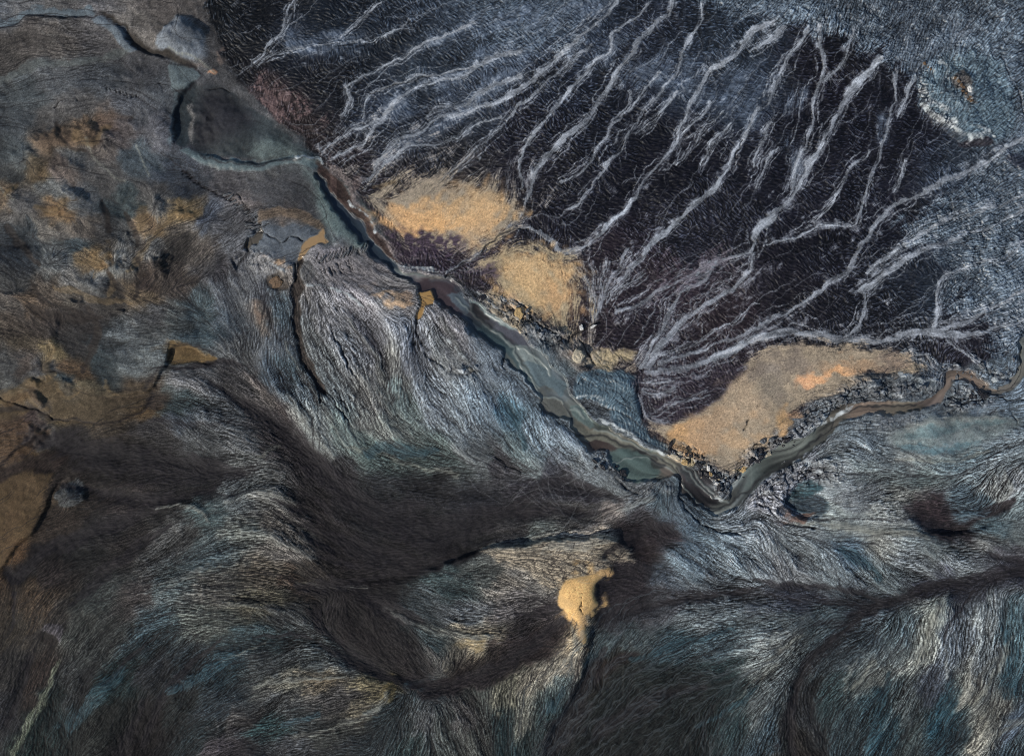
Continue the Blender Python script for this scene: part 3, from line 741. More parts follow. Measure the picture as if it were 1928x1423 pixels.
DARK_FOLDS = W("""
60,822,14 120,838,24 186,851,34 310,872,34 400,884,20 462,886,3
124,913,4 248,938,11 335,938,9 405,918,2
18,1068,8 37,1087,10 100,1025,9 186,994,8 273,957,3
137,1137,3 186,1087,11 248,1038,13 323,988,3
300,960,3 240,985,8 170,1010,7 110,1040,3
398,720,4 497,783,12 559,826,22 609,888,26 671,938,24
650,925,20 750,980,38 850,1000,34 950,962,18 1010,930,6
620,1005,10 700,1040,26 800,1062,14 860,1050,4
600,975,6 560,955,4 515,932,1
600,1000,6 560,985,4 525,962,1
640,1038,7 590,1012,4 555,995,1
620,960,6 580,930,4 545,912,1
680,1062,7 620,1052,5 555,1034,1
640,915,6 600,890,4 560,865,1
560,1105,6 640,1098,9 720,1085,8 800,1072,2
1926,1072,12 1811,1091,9 1737,1106,7 1662,1131,9 1600,1156,4
1662,1131,6 1563,1102,6 1476,1100,7 1415,1086,2
1662,1131,3 1575,1193,5 1525,1230,7 1500,1285,8 1488,1370,10 1490,1440,12
1128,1156,14 1252,1131,9 1376,1114,5 1440,1100,2
1926,1060,10 1880,1048,6 1850,1036,2
748,1268,6 800,1284,12 847,1286,14 934,1255,14 1009,1206,13 1062,1164,6
690,1122,10 748,1156,12 800,1168,3
480,1195,1 560,1195,4 650,1238,6 745,1284,4
640,1138,1 600,1160,8 640,1210,10 720,1262,6
970,1150,3 1010,1160,10 1050,1140,6
1140,1215,4 1110,1270,14 1085,1330,24 1050,1400,26
1200,1225,2 1150,1250,10 1105,1290,14
1000,930,3 1050,910,14 1120,922,14 1170,940,3
980,965,14 1040,955,12 1110,962,8 1150,958,2
1130,1045,4 1180,1015,14 1230,990,16 1270,1000,6
300,690,1 360,690,4 420,680,5 470,690,2
280,1310,4 250,1360,14 220,1430,18
420,1200,2 350,1260,7 300,1330,10 270,1400,10
30,1110,4 30,1160,3 20,1200,1
60,1240,8 40,1290,8 20,1360,5
205,1290,2 240,1240,5 300,1190,2
1330,1290,2 1230,1310,14 1120,1380,20
1560,1180,1 1610,1165,4 1655,1140,4
1830,1110,2 1790,1160,3 1770,1210,1
""")
PALE_FOLDS = W("""
735,1148,2 785,1174,3 847,1190,5 928,1200,5
1786,1112,2 1761,1143,5 1743,1199,6 1712,1232,2
1500,1199,1 1476,1230,6 1426,1268,6 1376,1317,1
1898,1193,2 1873,1230,5 1836,1280,6 1811,1317,1
1612,1230,1 1594,1268,4 1588,1317,1
1774,1206,1 1780,1268,3
480,1290,2 530,1278,4 600,1270,5 650,1272,2
728,1300,4 718,1325,4 690,1345,4 640,1362,3 560,1385,2
300,955,1 350,952,3 380,958,3 398,980,2
400,1060,2 350,1085,4 310,1110,2
460,1000,8 520,1010,8 600,1050,4
430,940,3 500,920,7 560,940,5
300,1100,1 350,1078,3 400,1060,2
420,1130,2 480,1138,4 540,1150,2
545,740,4 575,780,8 610,830,6 630,860,2
560,690,2 600,750,5 640,810,4 660,850,1
1160,960,3 1200,945,7 1230,935,5
1020,1030,8 1090,1022,10 1150,1016,6
900,1034,3 960,1022,6 1050,1014,6
1060,1235,3 1085,1210,6 1100,1185,5
1880,885,3 1890,920,5 1870,945,2
1840,1385,3 1870,1360,4 1925,1345,3
1570,990,4 1640,992,6 1740,1004,4
1700,800,4 1780,790,5 1880,786,3
1690,852,3 1760,858,4 1840,842,3
830,600,3 850,640,7 880,680,5
660,600,3 700,660,6 730,720,3
""")
TEAL_FOLDS = W("""
1668,1262,4 1655,1310,11 1640,1365,10 1630,1430,8
1786,1276,4 1780,1330,13 1774,1385,10 1770,1430,8
1190,1240,5 1283,1206,8 1376,1181,4
1314,1365,5 1389,1317,7 1420,1290,3
1880,1180,4 1900,1240,10 1890,1310,6
1580,1030,6 1620,1050,12 1650,1085,8
440,1235,8 380,1270,10 320,1300,6
230,1260,12 180,1310,16 130,1370,14
530,1365,6 600,1340,4
960,770,8 975,800,10 990,840,5
820,850,6 760,850,14 700,850,10
1040,1330,12 1060,1290,8
""")
OCHRE_LINES = W("""
351,394,7 325,423,6 299,449,6 281,472,7 268,496,6 247,511,3
273,394,8 276,423,8 268,441,4
146,488,3 187,496,6 216,480,5
218,516,3 222,540,6 212,560,4
104,542,3 122,548,5 156,553,5 182,566,5 226,566,4 260,571,2
80,392,4 110,402,6 138,381,3
112,657,4 104,675,7 96,696,7 109,709,4
0,764,6 39,736,8 78,723,8 112,708,5
205,712,4 208,731,5 226,739,4
60,745,3 68,760,4 80,772,3 96,768,3
115,728,3 122,742,4 140,748,4 158,738,3
330,655,5 345,650,6 372,658,6 400,668,3
150,258,10 180,270,8 210,245,8
20,370,6 40,360,5
700,352,3 740,345,4
""")
BROWN_LINES = W("""
65,527,3 80,555,5 94,571,5 130,584,5 161,592,4
60,579,6 104,600,9 156,602,8 200,596,3
215,505,3 222,530,4 240,560,3
262,560,3 272,520,4 270,490,3
0,772,4 40,768,5 80,775,4 110,790,3
175,585,6 190,620,8 180,660,8 160,700,5
200,380,3 205,410,6 212,440,4
20,430,6 50,470,8 80,500,5
240,400,5 260,440,6 262,470,3
110,235,3 130,270,3 170,290,3
""")
# steps in the ground: walk along the line, the ground to one side drops (drop in metres first)
SCARPS = [(float(l.split(' ', 1)[0]), P(l.split(' ', 1)[1])) for l in """
1.7 1021,1420 1058,1342 1077,1311 1099,1255 1110,1206 1106,1170
1.2 200,744 255,742 288,735 305,712 318,685 326,662 345,650 370,655 395,665 425,678
1.2 0,876 40,846 80,816 110,797 200,796 260,778 290,742
1.1 0,1082 20,1052 40,1022 70,1000 90,960 105,920 128,893
1.5 1182,1026 1130,1008 1050,1014 960,1022 900,1035 850,1058 800,1074
1.0 1905,935 1880,965 1840,992 1790,1004 1740,992
0.9 335,278 332,240 339,200 358,170 382,157
0.7 190,37 180,39 110,40 62,38 35,50 0,58
0.9 1552,969 1515,976 1490,966 1474,945 1488,916 1512,906
1.2 1725,160 1735,200 1765,235 1795,260 1850,272 1890,263
0.9 1240,832 1290,854 1345,882 1376,895 1402,870 1428,842 1455,818 1478,788
0.8 900,547 925,563 965,579 1000,601 1050,630 1078,646
0.7 595,304 570,299 540,302 500,311 440,306 370,290
0.8 455,515 446,502 447,490 456,480 466,470 468,456 480,440 492,425
0.6 1210,790 1200,768 1194,745 1200,718
0.8 330,121 300,112 270,100 248,78 222,48
0.6 1700,700 1660,706 1610,710 1585,730
""".strip().splitlines()]

# bars, wet threads and scoured hollows inside the channel
BARS = [(P(a), b) for a, b in [
    ("896,624 949,662 977,694 992,716 1005,728 1016,729 1005,712 980,679 966,657 955,647 930,627 910,612 897,618", (64, 78, 80)),
    ("885,564 916,588 913,604 905,610 893,598 886,580", (48, 44, 44)),
    ("884,559 900,565 920,584 936,597 956,611 976,617 962,621 944,615 920,599 898,581", (106, 123, 124)),
    ("912,601 926,601 950,619 980,622 986,633 1001,650 990,655 970,650 955,640 935,625 915,611", (80, 81, 89)),
    ("967,655 986,655 1006,668 1022,679 1037,691 1030,695 1005,689 985,680 975,668", (124, 133, 130)),
    ("985,682 1030,695 1050,715 1062,728 1050,745 1035,730 1015,728 1005,712 995,698", (92, 106, 110)),
    ("1012,740 1030,745 1058,758 1074,775 1077,794 1060,788 1040,782 1025,768", (98, 99, 93)),
    ("1104,757 1118,764 1128,785 1150,798 1145,808 1125,805 1112,792 1098,774", (58, 64, 59)),
    ("1074,764 1100,780 1118,804 1100,800 1080,790", (94, 107, 103)),
    ("1079,806 1110,807 1150,814 1186,829 1220,845 1260,867 1276,890 1270,896 1250,873 1210,853 1170,839 1130,831 1095,823", (110, 109, 97)),
    ("1108,829 1130,831 1160,839 1165,843 1140,848 1115,846", (60, 52, 48)),
    ("1150,849 1175,841 1205,853 1235,873 1245,886 1215,901 1190,906 1170,891 1152,866", (76, 90, 86)),
    ("1198,844 1216,850 1211,856 1200,851", (50, 50, 48)),
    ("1220,863 1240,871 1249,881 1234,879", (54, 58, 54)),
    ("1280,904 1300,914 1325,934 1342,946 1325,952 1304,946 1288,930", (46, 44, 44)),
    ("1278,880 1300,889 1326,914 1340,932 1320,921 1294,905", (58, 60, 60)),
    ("1300,868 1322,882 1338,900 1334,912 1316,896 1298,880", (60, 58, 58)),
    ("790,533 830,528 858,545 864,556 852,580 836,576 822,566 806,556 792,546", (68, 58, 60)),
    ("846,558 866,552 884,580 880,590 862,580", (84, 94, 100)),
    ("620,358 650,392 690,436 724,478 746,502 736,506 706,470 670,434 640,400 612,360", (48, 58, 66)),
    ("756,507 776,504 800,512 836,520 830,524 800,522 770,518", (110, 104, 96)),
]]

# ------------------------------------------------------------------ flow directions
def sample_lines(lines, d=9.0):
    out = []
    for l in lines:
        q = spline(l, False, d)
        v = np.diff(q[:, :2], axis=0)
        m = (q[:-1, :2] + q[1:, :2]) / 2
        th = np.arctan2(v[:, 1], v[:, 0])
        out.append(np.stack([m[:, 0], m[:, 1], np.cos(2 * th), np.sin(2 * th)], 1))
    return np.concatenate(out)


def idw(samples, cell, soft, power, along=None):
    cx = np.linspace(gx[0], gx[-1], int((gx[-1] - gx[0]) / cell)); cy = np.linspace(gy[0], gy[-1], int((gy[-1] - gy[0]) / cell))
    XX, YY = np.meshgrid(cx, cy)
    X = XX.ravel().astype(F32); Y = YY.ravel().astype(F32)
    s = samples.astype(F32)
    out = np.zeros((X.size, s.shape[1] - 2), F32)
    if along is not None:
        jj = np.clip((Y - gy[0]) / STEP, 0, NY - 1).astype(int); ii = np.clip((X - gx[0]) / STEP, 0, NX - 1).astype(int)
        ac, as_, ak = along[0][jj, ii][:, None], along[1][jj, ii][:, None], along[2][jj, ii][:, None]
    for a in range(0, X.size, 4000):
        ddx = X[a:a + 4000, None] - s[None, :, 0]; ddy = Y[a:a + 4000, None] - s[None, :, 1]
        if along is not None:
            q = slice(a, a + 4000)
            ddx, ddy = (ddx * ac[q] + ddy * as_[q]) / ak[q], ddy * ac[q] - ddx * as_[q]
        d2 = ddx ** 2 + ddy ** 2 + soft * soft
        w = (1.0 / d2) ** (power / 2)
        out[a:a + 4000] = (w @ s[:, 2:]) / w.sum(1, keepdims=True)
    return resize(out.reshape(len(cy), len(cx), -1), NY, NX)


N8, N20, N60 = vnoise(8, 1), vnoise(20, 2), vnoise(60, 3)
N8b, N20b, N60b = vnoise(8, 4), vnoise(20, 5), vnoise(60, 6)
N4, N4b = vnoise(4, 7), vnoise(4, 8)

chan_lines = [[(592, 330), (660, 420), (740, 508), (840, 522), (890, 585), (960, 650), (1010, 715), (1065, 775), (1130, 815), (1220, 860), (1280, 905), (1330, 950), (1370, 945), (1430, 880), (1500, 845), (1560, 795), (1640, 768), (1740, 758), (1790, 705), (1850, 730), (1900, 720), (1935, 650)]]
spokes = []
for hx_, hy_, ra, rb_, hh in HUMMOCKS:
    if hx_ > 1700:
        continue
    for q in range(8):
        a_ = q * math.pi / 4 + 0.3
        spokes.append([(hx_ + 0.5 * ra * math.cos(a_), hy_ + 0.5 * rb_ * math.sin(a_)), (hx_ + 1.15 * ra * math.cos(a_), hy_ + 1.15 * rb_ * math.sin(a_))])
fl = np.concatenate([sample_lines(FLOW), sample_lines(spokes), sample_lines([r[0] for r in RIV], 12.0), sample_lines(chan_lines, 5)])
fo = idw(fl, 11.0, 9.0, 3.4)
TH = 0.5 * np.arctan2(fo[..., 1], fo[..., 0]) + 0.16 * N60 + 0.18 * N20 + 0.11 * N8 + 0.07 * N4
FC, FS = np.cos(TH).astype(F32), np.sin(TH).astype(F32)

white = rng.standard_normal((NY, NX)).astype(F32)
white2 = rng.standard_normal((NY, NX)).astype(F32)
hair, hair2 = lic([white, 0.6 * N4 + 0.4 * white2], FC, FS, 4)
hair = hair - 0.9 * blur(hair, 4) + 0.06 * white2
streak, streak2 = lic([N8, N20], FC, FS, 22, 2.0)
hair, hair2, streak, streak2 = norm01(hair, 2.0), norm01(hair2), norm01(streak), norm01(streak2)
TR = TH + 1.2 + 0.5 * N20b + 0.3 * N8
rip, rip2 = lic([white2, 0.5 * N4b + 0.5 * white], np.cos(TR), np.sin(TR), 3)
rip = rip - 0.6 * blur(rip, 5)
rip, rip2 = norm01(rip, 1.2), norm01(rip2)
print('flow done')

WARP = (4.0 * N20 + 2.4 * N8 + 1.2 * N4, 4.0 * N20b + 2.4 * N8b + 1.2 * N4b)
finger = (0.40 * (hair2 - 0.5) + 0.75 * (streak - 0.5) + 0.2 * (hair - 0.5)) * 2          # about -1..1, runs along the flow

# ------------------------------------------------------------------ soil colours
PLAIN = P("370,-90 402,60 430,130 468,170 508,212 558,258 603,303 643,345 683,385 718,435 753,492 800,512 845,522 870,545 900,555 930,572 960,582 1000,604 1050,627 1070,642 1090,657 1100,690 1140,694 1190,708 1198,750 1208,790 1240,832 1290,852 1345,882 1375,893 1425,845 1470,792 1530,752 1580,735 1600,708 1700,705 1770,722 1790,700 1850,690 1900,662 1990,640 1990,-90")
plain_sd = poly_sd(PLAIN, 60, False)
plain = sstep(-6, 6, plain_sd + 7 * finger)

wob = np.stack([10 * N20 + 5 * N8, 10 * N20b + 5 * N8b], -1)


def warp_sample(img, dx, dy):
    jj, ii = np.mgrid[0:NY, 0:NX]
    x = np.clip(ii + dx / STEP, 0, NX - 1).astype(np.int32); y = np.clip(jj + dy / STEP, 0, NY - 1).astype(np.int32)
    return img[y, x]


# how strongly the hair-like drainage shows
FURW = np.array(P("""
60,60,.3 150,90,.65 250,60,.25 300,80,.1 100,200,.22 250,200,.28 100,350,.22 250,400,.28 400,440,.45 100,500,.5 300,520,.45 200,620,.4 380,620,.35 100,680,.4 60,760,.25 200,760,.35 50,850,.3 30,950,.3 440,560,.6 470,660,.8 430,760,.9 350,850,.8 480,900,1 300,960,.7 100,1000,.5 450,1040,.9
540,740,1 600,830,1 700,720,.9 800,750,.95 900,760,.9 980,820,.75 650,600,.9 700,520,.55 540,450,.25 560,350,.25 480,250,.1 640,420,.15 760,900,.8 900,920,.5 700,1000,.6 900,1010,.5 1050,900,.5 1150,940,.7 1100,1030,.8 1000,1100,.9 1200,1030,.4 1250,960,.6 1300,1030,.9 1100,1120,.3
1080,1240,.9 1150,1320,.7 1300,1300,.9 1450,1200,1 1400,1050,1 1600,1060,1 1800,1060,1 1550,1250,1 1700,1200,1 1850,1250,1 1650,1380,1 1850,1380,.9 1450,1380,.9 1650,930,1 1600,990,.4 1750,990,.5 1800,920,1 1880,900,1.1 1800,810,.25 1700,820,.2 1640,870,.9 1800,770,.3 1900,1000,.4
100,1150,.6 250,1200,.9 400,1150,1 150,1320,.8 400,1300,.9 550,1200,1 700,1180,.6 850,1220,1 600,1350,1 800,1370,1 900,1330,1 950,1150,.9 520,1120,1 1000,700,.4 930,680,.5 860,650,.7
"""))
fur = idw(FURW, 20.0, 25.0, 3.0)[..., 0]
off = (4 + 13 * fur) * finger
SO = np.array(SOIL_AND_SHADE)


def expand(a, mid, e, sat=0.95):
    L = a.mean(1, keepdims=True)
    L2 = mid * (L / mid) ** e
    return np.clip(L2 + (a - L) * sat * np.sqrt(L2 / L), 5, 240)


SO[:, 2:] = expand(SO[:, 2:], 72, 1.2, 0.82)
th_s = 0.5 * np.arctan2(fo[..., 1], fo[..., 0])
soil = warp_sample(idw(SO, 8.0, 4.0, 5.5, (np.cos(th_s), np.sin(th_s), 1 + 1.0 * np.clip(fur, 0, 1))), wob[..., 0] + off * FC, wob[..., 1] + off * FS)
PO = np.array(PLAIN_SOIL)
PO[:, 2:] = expand(PO[:, 2:], 54, 1.2) - 14
psoil = warp_sample(idw(PO, 16.0, 18.0, 4.0), wob[..., 0], wob[..., 1])

bumpy = fbm(26, 40, 4, 0.55)

col = soil.copy()
amp = (fur ** 1.3 * 0.66)[..., None]
tone = 0.80 * (hair - 0.5) + 0.20 * (hair2 - 0.5) + 0.50 * (streak - 0.5) + 0.25 * (streak2 - 0.5)
lumpy = np.clip(1 + 0.5 * N20b + 0.4 * N60b, 0.35, 1.6)[..., None]
col = col * (1 + 1.9 * amp * lumpy * tone[..., None]) + 10 * amp * (hair[..., None] - 0.5)
col = col * (1 + 0.12 * white2[..., None])
low = (1 - fur)[..., None]
col = col * (1 + 0.16 * low * bumpy[..., None] + 0.10 * low * (N4 + 0.6 * N8)[..., None])

# plain: dark gravel with short crosswise ripples, their sun glints painted as pale flecks
grit = 0.5 * N4 + 0.5 * N8b
flecky = np.clip(0.55 + 0.5 * N60b + 0.45 * N20b, 0.05, 1)
painted_glint = sstep(0.70, 0.98, rip + 0.12 * (streak2 - 0.5)) * flecky
pc = psoil * (1 + 0.20 * grit[..., None] + 0.14 * white2[..., None] + 0.30 * (streak2[..., None] - 0.5) - 0.35 * (1 - rip[..., None]) * flecky[..., None])
pc = np.clip(pc, 6, 250) + painted_glint[..., None] * np.array((46, 51, 58), F32)
col = col * (1 - plain[..., None]) + pc * plain[..., None]


def lay(mask, rgb, vary=0.12, tex=None):
    global col
    t = 1 + vary * (N4 + 0.7 * N8) if tex is None else tex
    c = np.array(rgb, F32)[None, None, :] * t[..., None]
    m = mask[..., None]
    col = col * (1 - m) + c * m


def patch_mask(pts, feather, fringe, sm=True):
    sd = poly_sd(pts, max(30.0, feather * 2.2 + 14), sm)
    return sstep(-feather * 0.5, feather * 0.5, sd + fringe * feather * finger + (1.3 * N8b) + 0.9 * N4b + 0.12 * feather * (hair - 0.5))


# grey silt sheets in the north-east, feathered along the flow
sheet = np.zeros((NY, NX), F32)
for k, p in SILT_SHEETS.items():
    wd = {'top_right': 26, 'right_fan': 34, 'top_mid': 46, 'sand_tail': 20}[k]
    sheet = np.maximum(sheet, patch_mask(p, wd, 1.0) * (0.6 if k == 'top_mid' else 0.85))
crumple = fbm(15, 500, 4, 0.6)
wrink = 1 - np.clip(np.abs(crumple) * 1.6, 0, 1)
sheet_tex = 1.0 + 0.8 * (hair - 0.5) + 0.22 * crumple + 0.14 * N60b + 0.10 * white2 - 0.45 * sstep(0.75, 0.98, wrink) * np.clip(0.5 + N20, 0, 1)
sheet *= 0.80 + 0.20 * np.clip(0.5 + N60 + 0.6 * N20b, 0, 1)
lay(sheet, (104, 117, 128), tex=sheet_tex)

band = line_field([(p, w) for p, w in SILT_BAND], reach=2.2)
band = np.clip(band * (0.15 + 1.3 * np.clip(0.5 + 0.9 * (hair - 0.5) + 1.6 * (streak - 0.5) + 0.5 * N20, 0, 1)), 0, 1) * 0.75
lay(band * plain, (98, 110, 126), 0.2)

riv = line_field(RIV, reach=3.2)
wmul = np.clip(0.52 + 0.20 * N20 + 0.26 * N60b, 0.28, 1.2)
rv = riv ** (1 / wmul ** 2)
brk = 0.35 * (hair2 - 0.5) + 0.5 * (streak - 0.5) + 0.20 * N4 + 0.16 * N8b + 0.18 * (hair - 0.5)
rm = sstep(0.18, 0.6, rv + 0.5 * brk * (1.1 - 0.5 * rv)) * (0.92 + 0.3 * (streak - 0.5))
# threads that braid beside each rivulet
braids = []
rr_ = np.random.default_rng(77)
for p_, w_ in RIV:
    q = spline([(a[0], a[1]) for a in p_], False, 14.0)
    if len(q) < 4:
        continue
    v = np.gradient(q, axis=0); l_ = np.hypot(v[:, 0], v[:, 1])[:, None] + 1e-6; nrm = np.stack([-v[:, 1], v[:, 0]], 1) / l_
    for b_ in range(int(3 + w_ * 0.9)):
        n_ = len(q); i0 = rr_.integers(0, max(1, n_ - 4)); i1 = min(n_, i0 + rr_.integers(4, 16))
        kk = np.arange(i0, i1)
        off_ = np.cumsum(rr_.normal(0, 1, len(kk))) * w_ * 0.55 + rr_.normal(0, 1) * w_ * 1.3
        off_ = np.clip(off_, -3.4 * w_ - 4, 3.4 * w_ + 4)
        pts_ = q[kk] + nrm[kk] * off_[:, None]
        braids.append(([(a[0], a[1]) for a in pts_], float(rr_.uniform(0.8, 1.7))))
bt = line_field(braids, reach=2.4)
rm = np.maximum(rm, 0.8 * np.clip(bt * (0.45 + 0.9 * hair), 0, 1))
riv_wide = line_field([(p, w * 3.0) for p, w in RIV if w > 3.4], reach=2.0)
rm = np.maximum(rm, 0.6 * sstep(0.5, 1.0, riv_wide * 0.65 + 0.9 * brk))


def traces(n, weight, turn, jit, lo, hi, seed, pull=None, step=1.5):
    """thin drainage lines: walkers that follow the slope"""
    r = np.random.default_rng(seed)
    w = weight.ravel().astype(np.float64); w = np.cumsum(w); w /= w[-1]
    k0 = np.searchsorted(w, r.random(n))
    px = gx[k0 % NX].astype(F32); py = gy[k0 // NX].astype(F32)
    side = r.choice([-1, 1], n).astype(F32)
    hx = -np.ones(n, F32) * side; hy = np.ones(n, F32) * side
    out = np.zeros((NY, NX), F32); life = r.uniform(lo, hi, n); am = r.uniform(0.3, 1, n).astype(F32)
    ang = turn * side
    for k in range(int(hi)):
        i = np.clip((px - gx[0]) / STEP + 0.5, 1, NX - 2).astype(int); j = np.clip((py - gy[0]) / STEP + 0.5, 1, NY - 2).astype(int)
        c, s_ = FC[j, i], FS[j, i]
        f = np.where(c * hx + s_ * hy < 0, -1, 1)
        t = jit * (N8[j, i] + N4[j, i]) + ang
        hx, hy = f * (c * np.cos(t) - s_ * np.sin(t)), f * (c * np.sin(t) + s_ * np.cos(t))
        vx, vy = hx, hy
        if pull is not None:
            vx = hx + pull[0][j, i]; vy = hy + pull[1][j, i]
        l = np.hypot(vx, vy) + 1e-6
        px = px + vx / l * step; py = py + vy / l * step
        live = k < life
        np.maximum.at(out, (j[live], i[live]), (am * np.minimum(1, (life - k) / 18))[live].astype(F32))
    return out


rb = blur(riv, 16); gyv, gxv = np.gradient(rb)
gm = np.hypot(gxv, gyv).max() + 1e-6
hairs = traces(2600, plain * (0.10 + blur(riv, 26)), 0.0, 0.34, 20, 130, 21, (gxv / gm * 2.2, gyv / gm * 2.2))
rm = np.maximum(rm, 0.5 * np.clip(hairs + 0.25 * blur(hairs, 2.2), 0, 1))
rm *= plain
thread_r = norm01(lic([N4], FC, FS, 12)[0])
tan_side = sstep(1500, 1100, GX + 0.6 * GY)[..., None]
rc = np.array((146, 151, 157), F32) * (1 + 0.22 * (hair - 0.5) + 0.10 * N8 + 0.08 * white2 + 0.55 * (thread_r - 0.5))[..., None]
col = col * (1 - rm[..., None] * 0.94) + rc * rm[..., None] * 0.94

# sand flats
for k, fe, al in (('north', 110, 0.75), ('middle', 70, 0.6), ('east', 36, 0.5), ('fan_tip', 50, 0.5)):
    hm = patch_mask(SANDS[k], fe, 1.0) * np.clip(0.75 + 0.5 * (streak - 0.5) + 0.4 * N8, 0, 1)
    lay(hm * al, (122, 117, 112), tex=1 + 0.7 * (hair - 0.5) + 0.16 * N4)
sand_masks = {}
sandm = np.zeros((NY, NX), F32)
for k, p in SANDS.items():
    wd, fr = {'north': (44, 0.8), 'middle': (40, 0.8), 'east': (18, 0.8), 'fan_tip': (24, 0.9), 'south': (4, 0.05)}[k]
    m = patch_mask(p, wd, fr, k != 'south')
    speck = sstep(0.15, 0.6, N4 + 0.6 * N8 + 0.5 * (hair - 0.5)) * sstep(1, 0.2, m)
    m = np.clip(m - 0.7 * speck * (k != 'south'), 0, 1)
    sand_masks[k] = m
    lay(m, {'north': (156, 143, 124), 'middle': (168, 151, 122), 'east': (158, 143, 122), 'fan_tip': (142, 130, 116), 'south': (194, 160, 110)}[k],
        tex=1 + 0.05 * N4 + 0.05 * N20 + ((0.04 * (hair - 0.5) + 0.09 * white2 + 0.04 * N8 - 0.32 * sstep(1.8, 2.5, white)) if k != 'south' else 0))
    sandm = np.maximum(sandm, m)

lay(patch_mask(TEAL, 7, 0.15), (86, 104, 114), tex=1 + 0.5 * (rip - 0.5) + 0.12 * N8)
teal = patch_mask(TEAL, 7, 0.15)

pmask = {}
SMOOTH = {'basin', 'basin_dark', 'basin_light', 'grey_mound', 'grey_panel', 'panel_tail', 'strip_dark', 'silt_band_a', 'silt_band_b', 'silt_band_c', 'stream_top', 'light_ramp', 'mid_rock', 'bank_tan', 'eye_lens', 'eye_dark_a', 'eye_dark_b', 'round_pit', 'pond_small', 'ochre_shore', 'west_ribbon'}
for name, p, fe, fr, rgb, st in PATCH:
    if st <= 0:
        continue
    m = patch_mask(p, fe, fr) * st
    pmask[name] = m
    sf = 1 + (0.06 + 0.8 * np.minimum(1, fur) * (name not in SMOOTH)) * (hair - 0.5) + 0.08 * N4 + 0.10 * N20 + 0.08 * white2 + 0.12 * bumpy * (1 - np.clip(fur, 0, 1))
    if name in ('pink_gravel', 'mauve_gravel', 'dark_hole', 'dark_strip'):
        m = m * sstep(-0.35, 0.35, N4 + 0.7 * N8 + 0.2)
    lay(m, rgb, tex=sf)
hm = pmask['dark_sand_hollow'] * rm
col = col * (1 - 0.85 * hm[..., None]) + rc * 0.95 * 0.85 * hm[..., None]
W0 = WARP; WARP = (0.5 * N20 + 0.4 * N8, 0.5 * N20b + 0.4 * N8b)
m = sstep(-2.5, 2.5, poly_sd(SANDS['south'], 20, True) + 0.8 * N4)
WARP = W0
m *= 1 - 0.8 * sstep(1120, 1140, GX + 6 * finger)
sand_masks['south'] = m
lay(m, (196, 162, 112), tex=1 + 0.04 * N20 + 0.03 * white2)
for x, y, rx, ry, r, g, b, st in SPOTS:
    if st <= 0:
        continue
    if x < 400:
        st *= 0.38
    sl = window(x - rx * 2, x + rx * 2, y - ry * 2, y + ry * 2)
    d = np.hypot((GX[sl] + 2.2 * WARP[0][sl] - x) / rx, (GY[sl] + 2.2 * WARP[1][sl] - y) / ry)
    m = (sstep(1.35, 0.35, d + 0.35 * N8[sl] + 0.3 * finger[sl] + 0.2 * N20[sl]) * st)[..., None]
    cc = np.array((r, g, b + 6), F32) * (1.11 if x > 650 and r > 150 else 1.0) * (1 + 0.05 * N4[sl] + 0.05 * (hair[sl] - 0.5) + 0.08 * white2[sl] - 0.3 * sstep(1.9, 2.5, white[sl]))[..., None]
    col[sl] = col[sl] * (1 - m) + cc * m

# the main channel: silt and shallow water in long threads
main_sd = poly_sd(MAIN, 40)
chan = sstep(-2.0, 2.0, main_sd)
CH = idw(np.array(P("""
600,345,62,74,80 650,400,48,58,66 700,450,44,54,62 740,498,46,56,64 790,512,120,120,118 830,522,76,78,80 800,535,66,56,56 840,545,66,58,60 862,545,52,58,62 850,575,70,66,70 876,578,88,100,104 895,575,80,88,90 905,590,56,52,56 920,600,60,70,76 935,605,104,118,116 900,615,64,76,80
930,635,62,78,80 960,655,66,80,80 985,685,78,86,82 960,625,64,62,68 985,645,72,84,92 1000,665,110,122,120 1000,690,84,94,88 1030,690,96,110,112 1020,720,88,96,92 1045,740,100,112,112 1060,770,92,98,92 1030,765,92,96,90 1090,775,84,96,92 1110,765,58,66,64 1120,790,64,76,72
1090,805,98,100,88 1130,812,104,104,90 1110,825,78,72,66 1140,840,64,56,52 1180,830,106,106,92 1160,855,70,84,84 1190,880,78,90,84 1220,885,80,88,80 1240,860,104,104,92 1200,850,82,96,90 1260,890,96,92,84 1275,885,92,96,88 1290,880,70,74,72 1300,905,50,48,48 1320,930,44,42,42 1330,905,62,66,66
1345,930,88,96,96 1345,955,82,88,82 1370,945,86,92,86 1395,920,78,86,84 1420,895,80,92,88 1450,875,84,94,88 1480,858,84,92,86 1510,840,78,86,80 1540,815,74,78,72 1570,785,78,78,70 1620,770,104,96,84 1690,766,98,96,84 1740,755,100,94,86 1775,720,104,98,88 1830,715,106,98,86 1870,732,92,94,88 1905,712,98,102,94 1930,660,96,104,98
""")), 8.0, 7.0, 4.0)[..., :3]
CH = CH * np.array((1.08, 1.03, 1.04), F32)
CH = warp_sample(CH, 5 * N8 + 22 * finger * FC, 5 * N8b + 22 * finger * FS)
thread = lic([N8b, N4], FC, FS, 20, 2.0)
thr = norm01(thread[0]); thr2 = norm01(thread[1])
braidzone = sstep(1240, 1290, GX) * sstep(1600, 1540, GX)
lay(chan * 0.98, (1, 1, 1), tex=np.ones_like(chan)) if False else None
ct = (1 + (0.35 + 0.45 * braidzone) * (thr2 - 0.5) + (0.3 + 0.5 * braidzone) * (thr - 0.5) + 0.03 * N4)[..., None]
col = col * (1 - chan[..., None]) + CH * ct * chan[..., None]
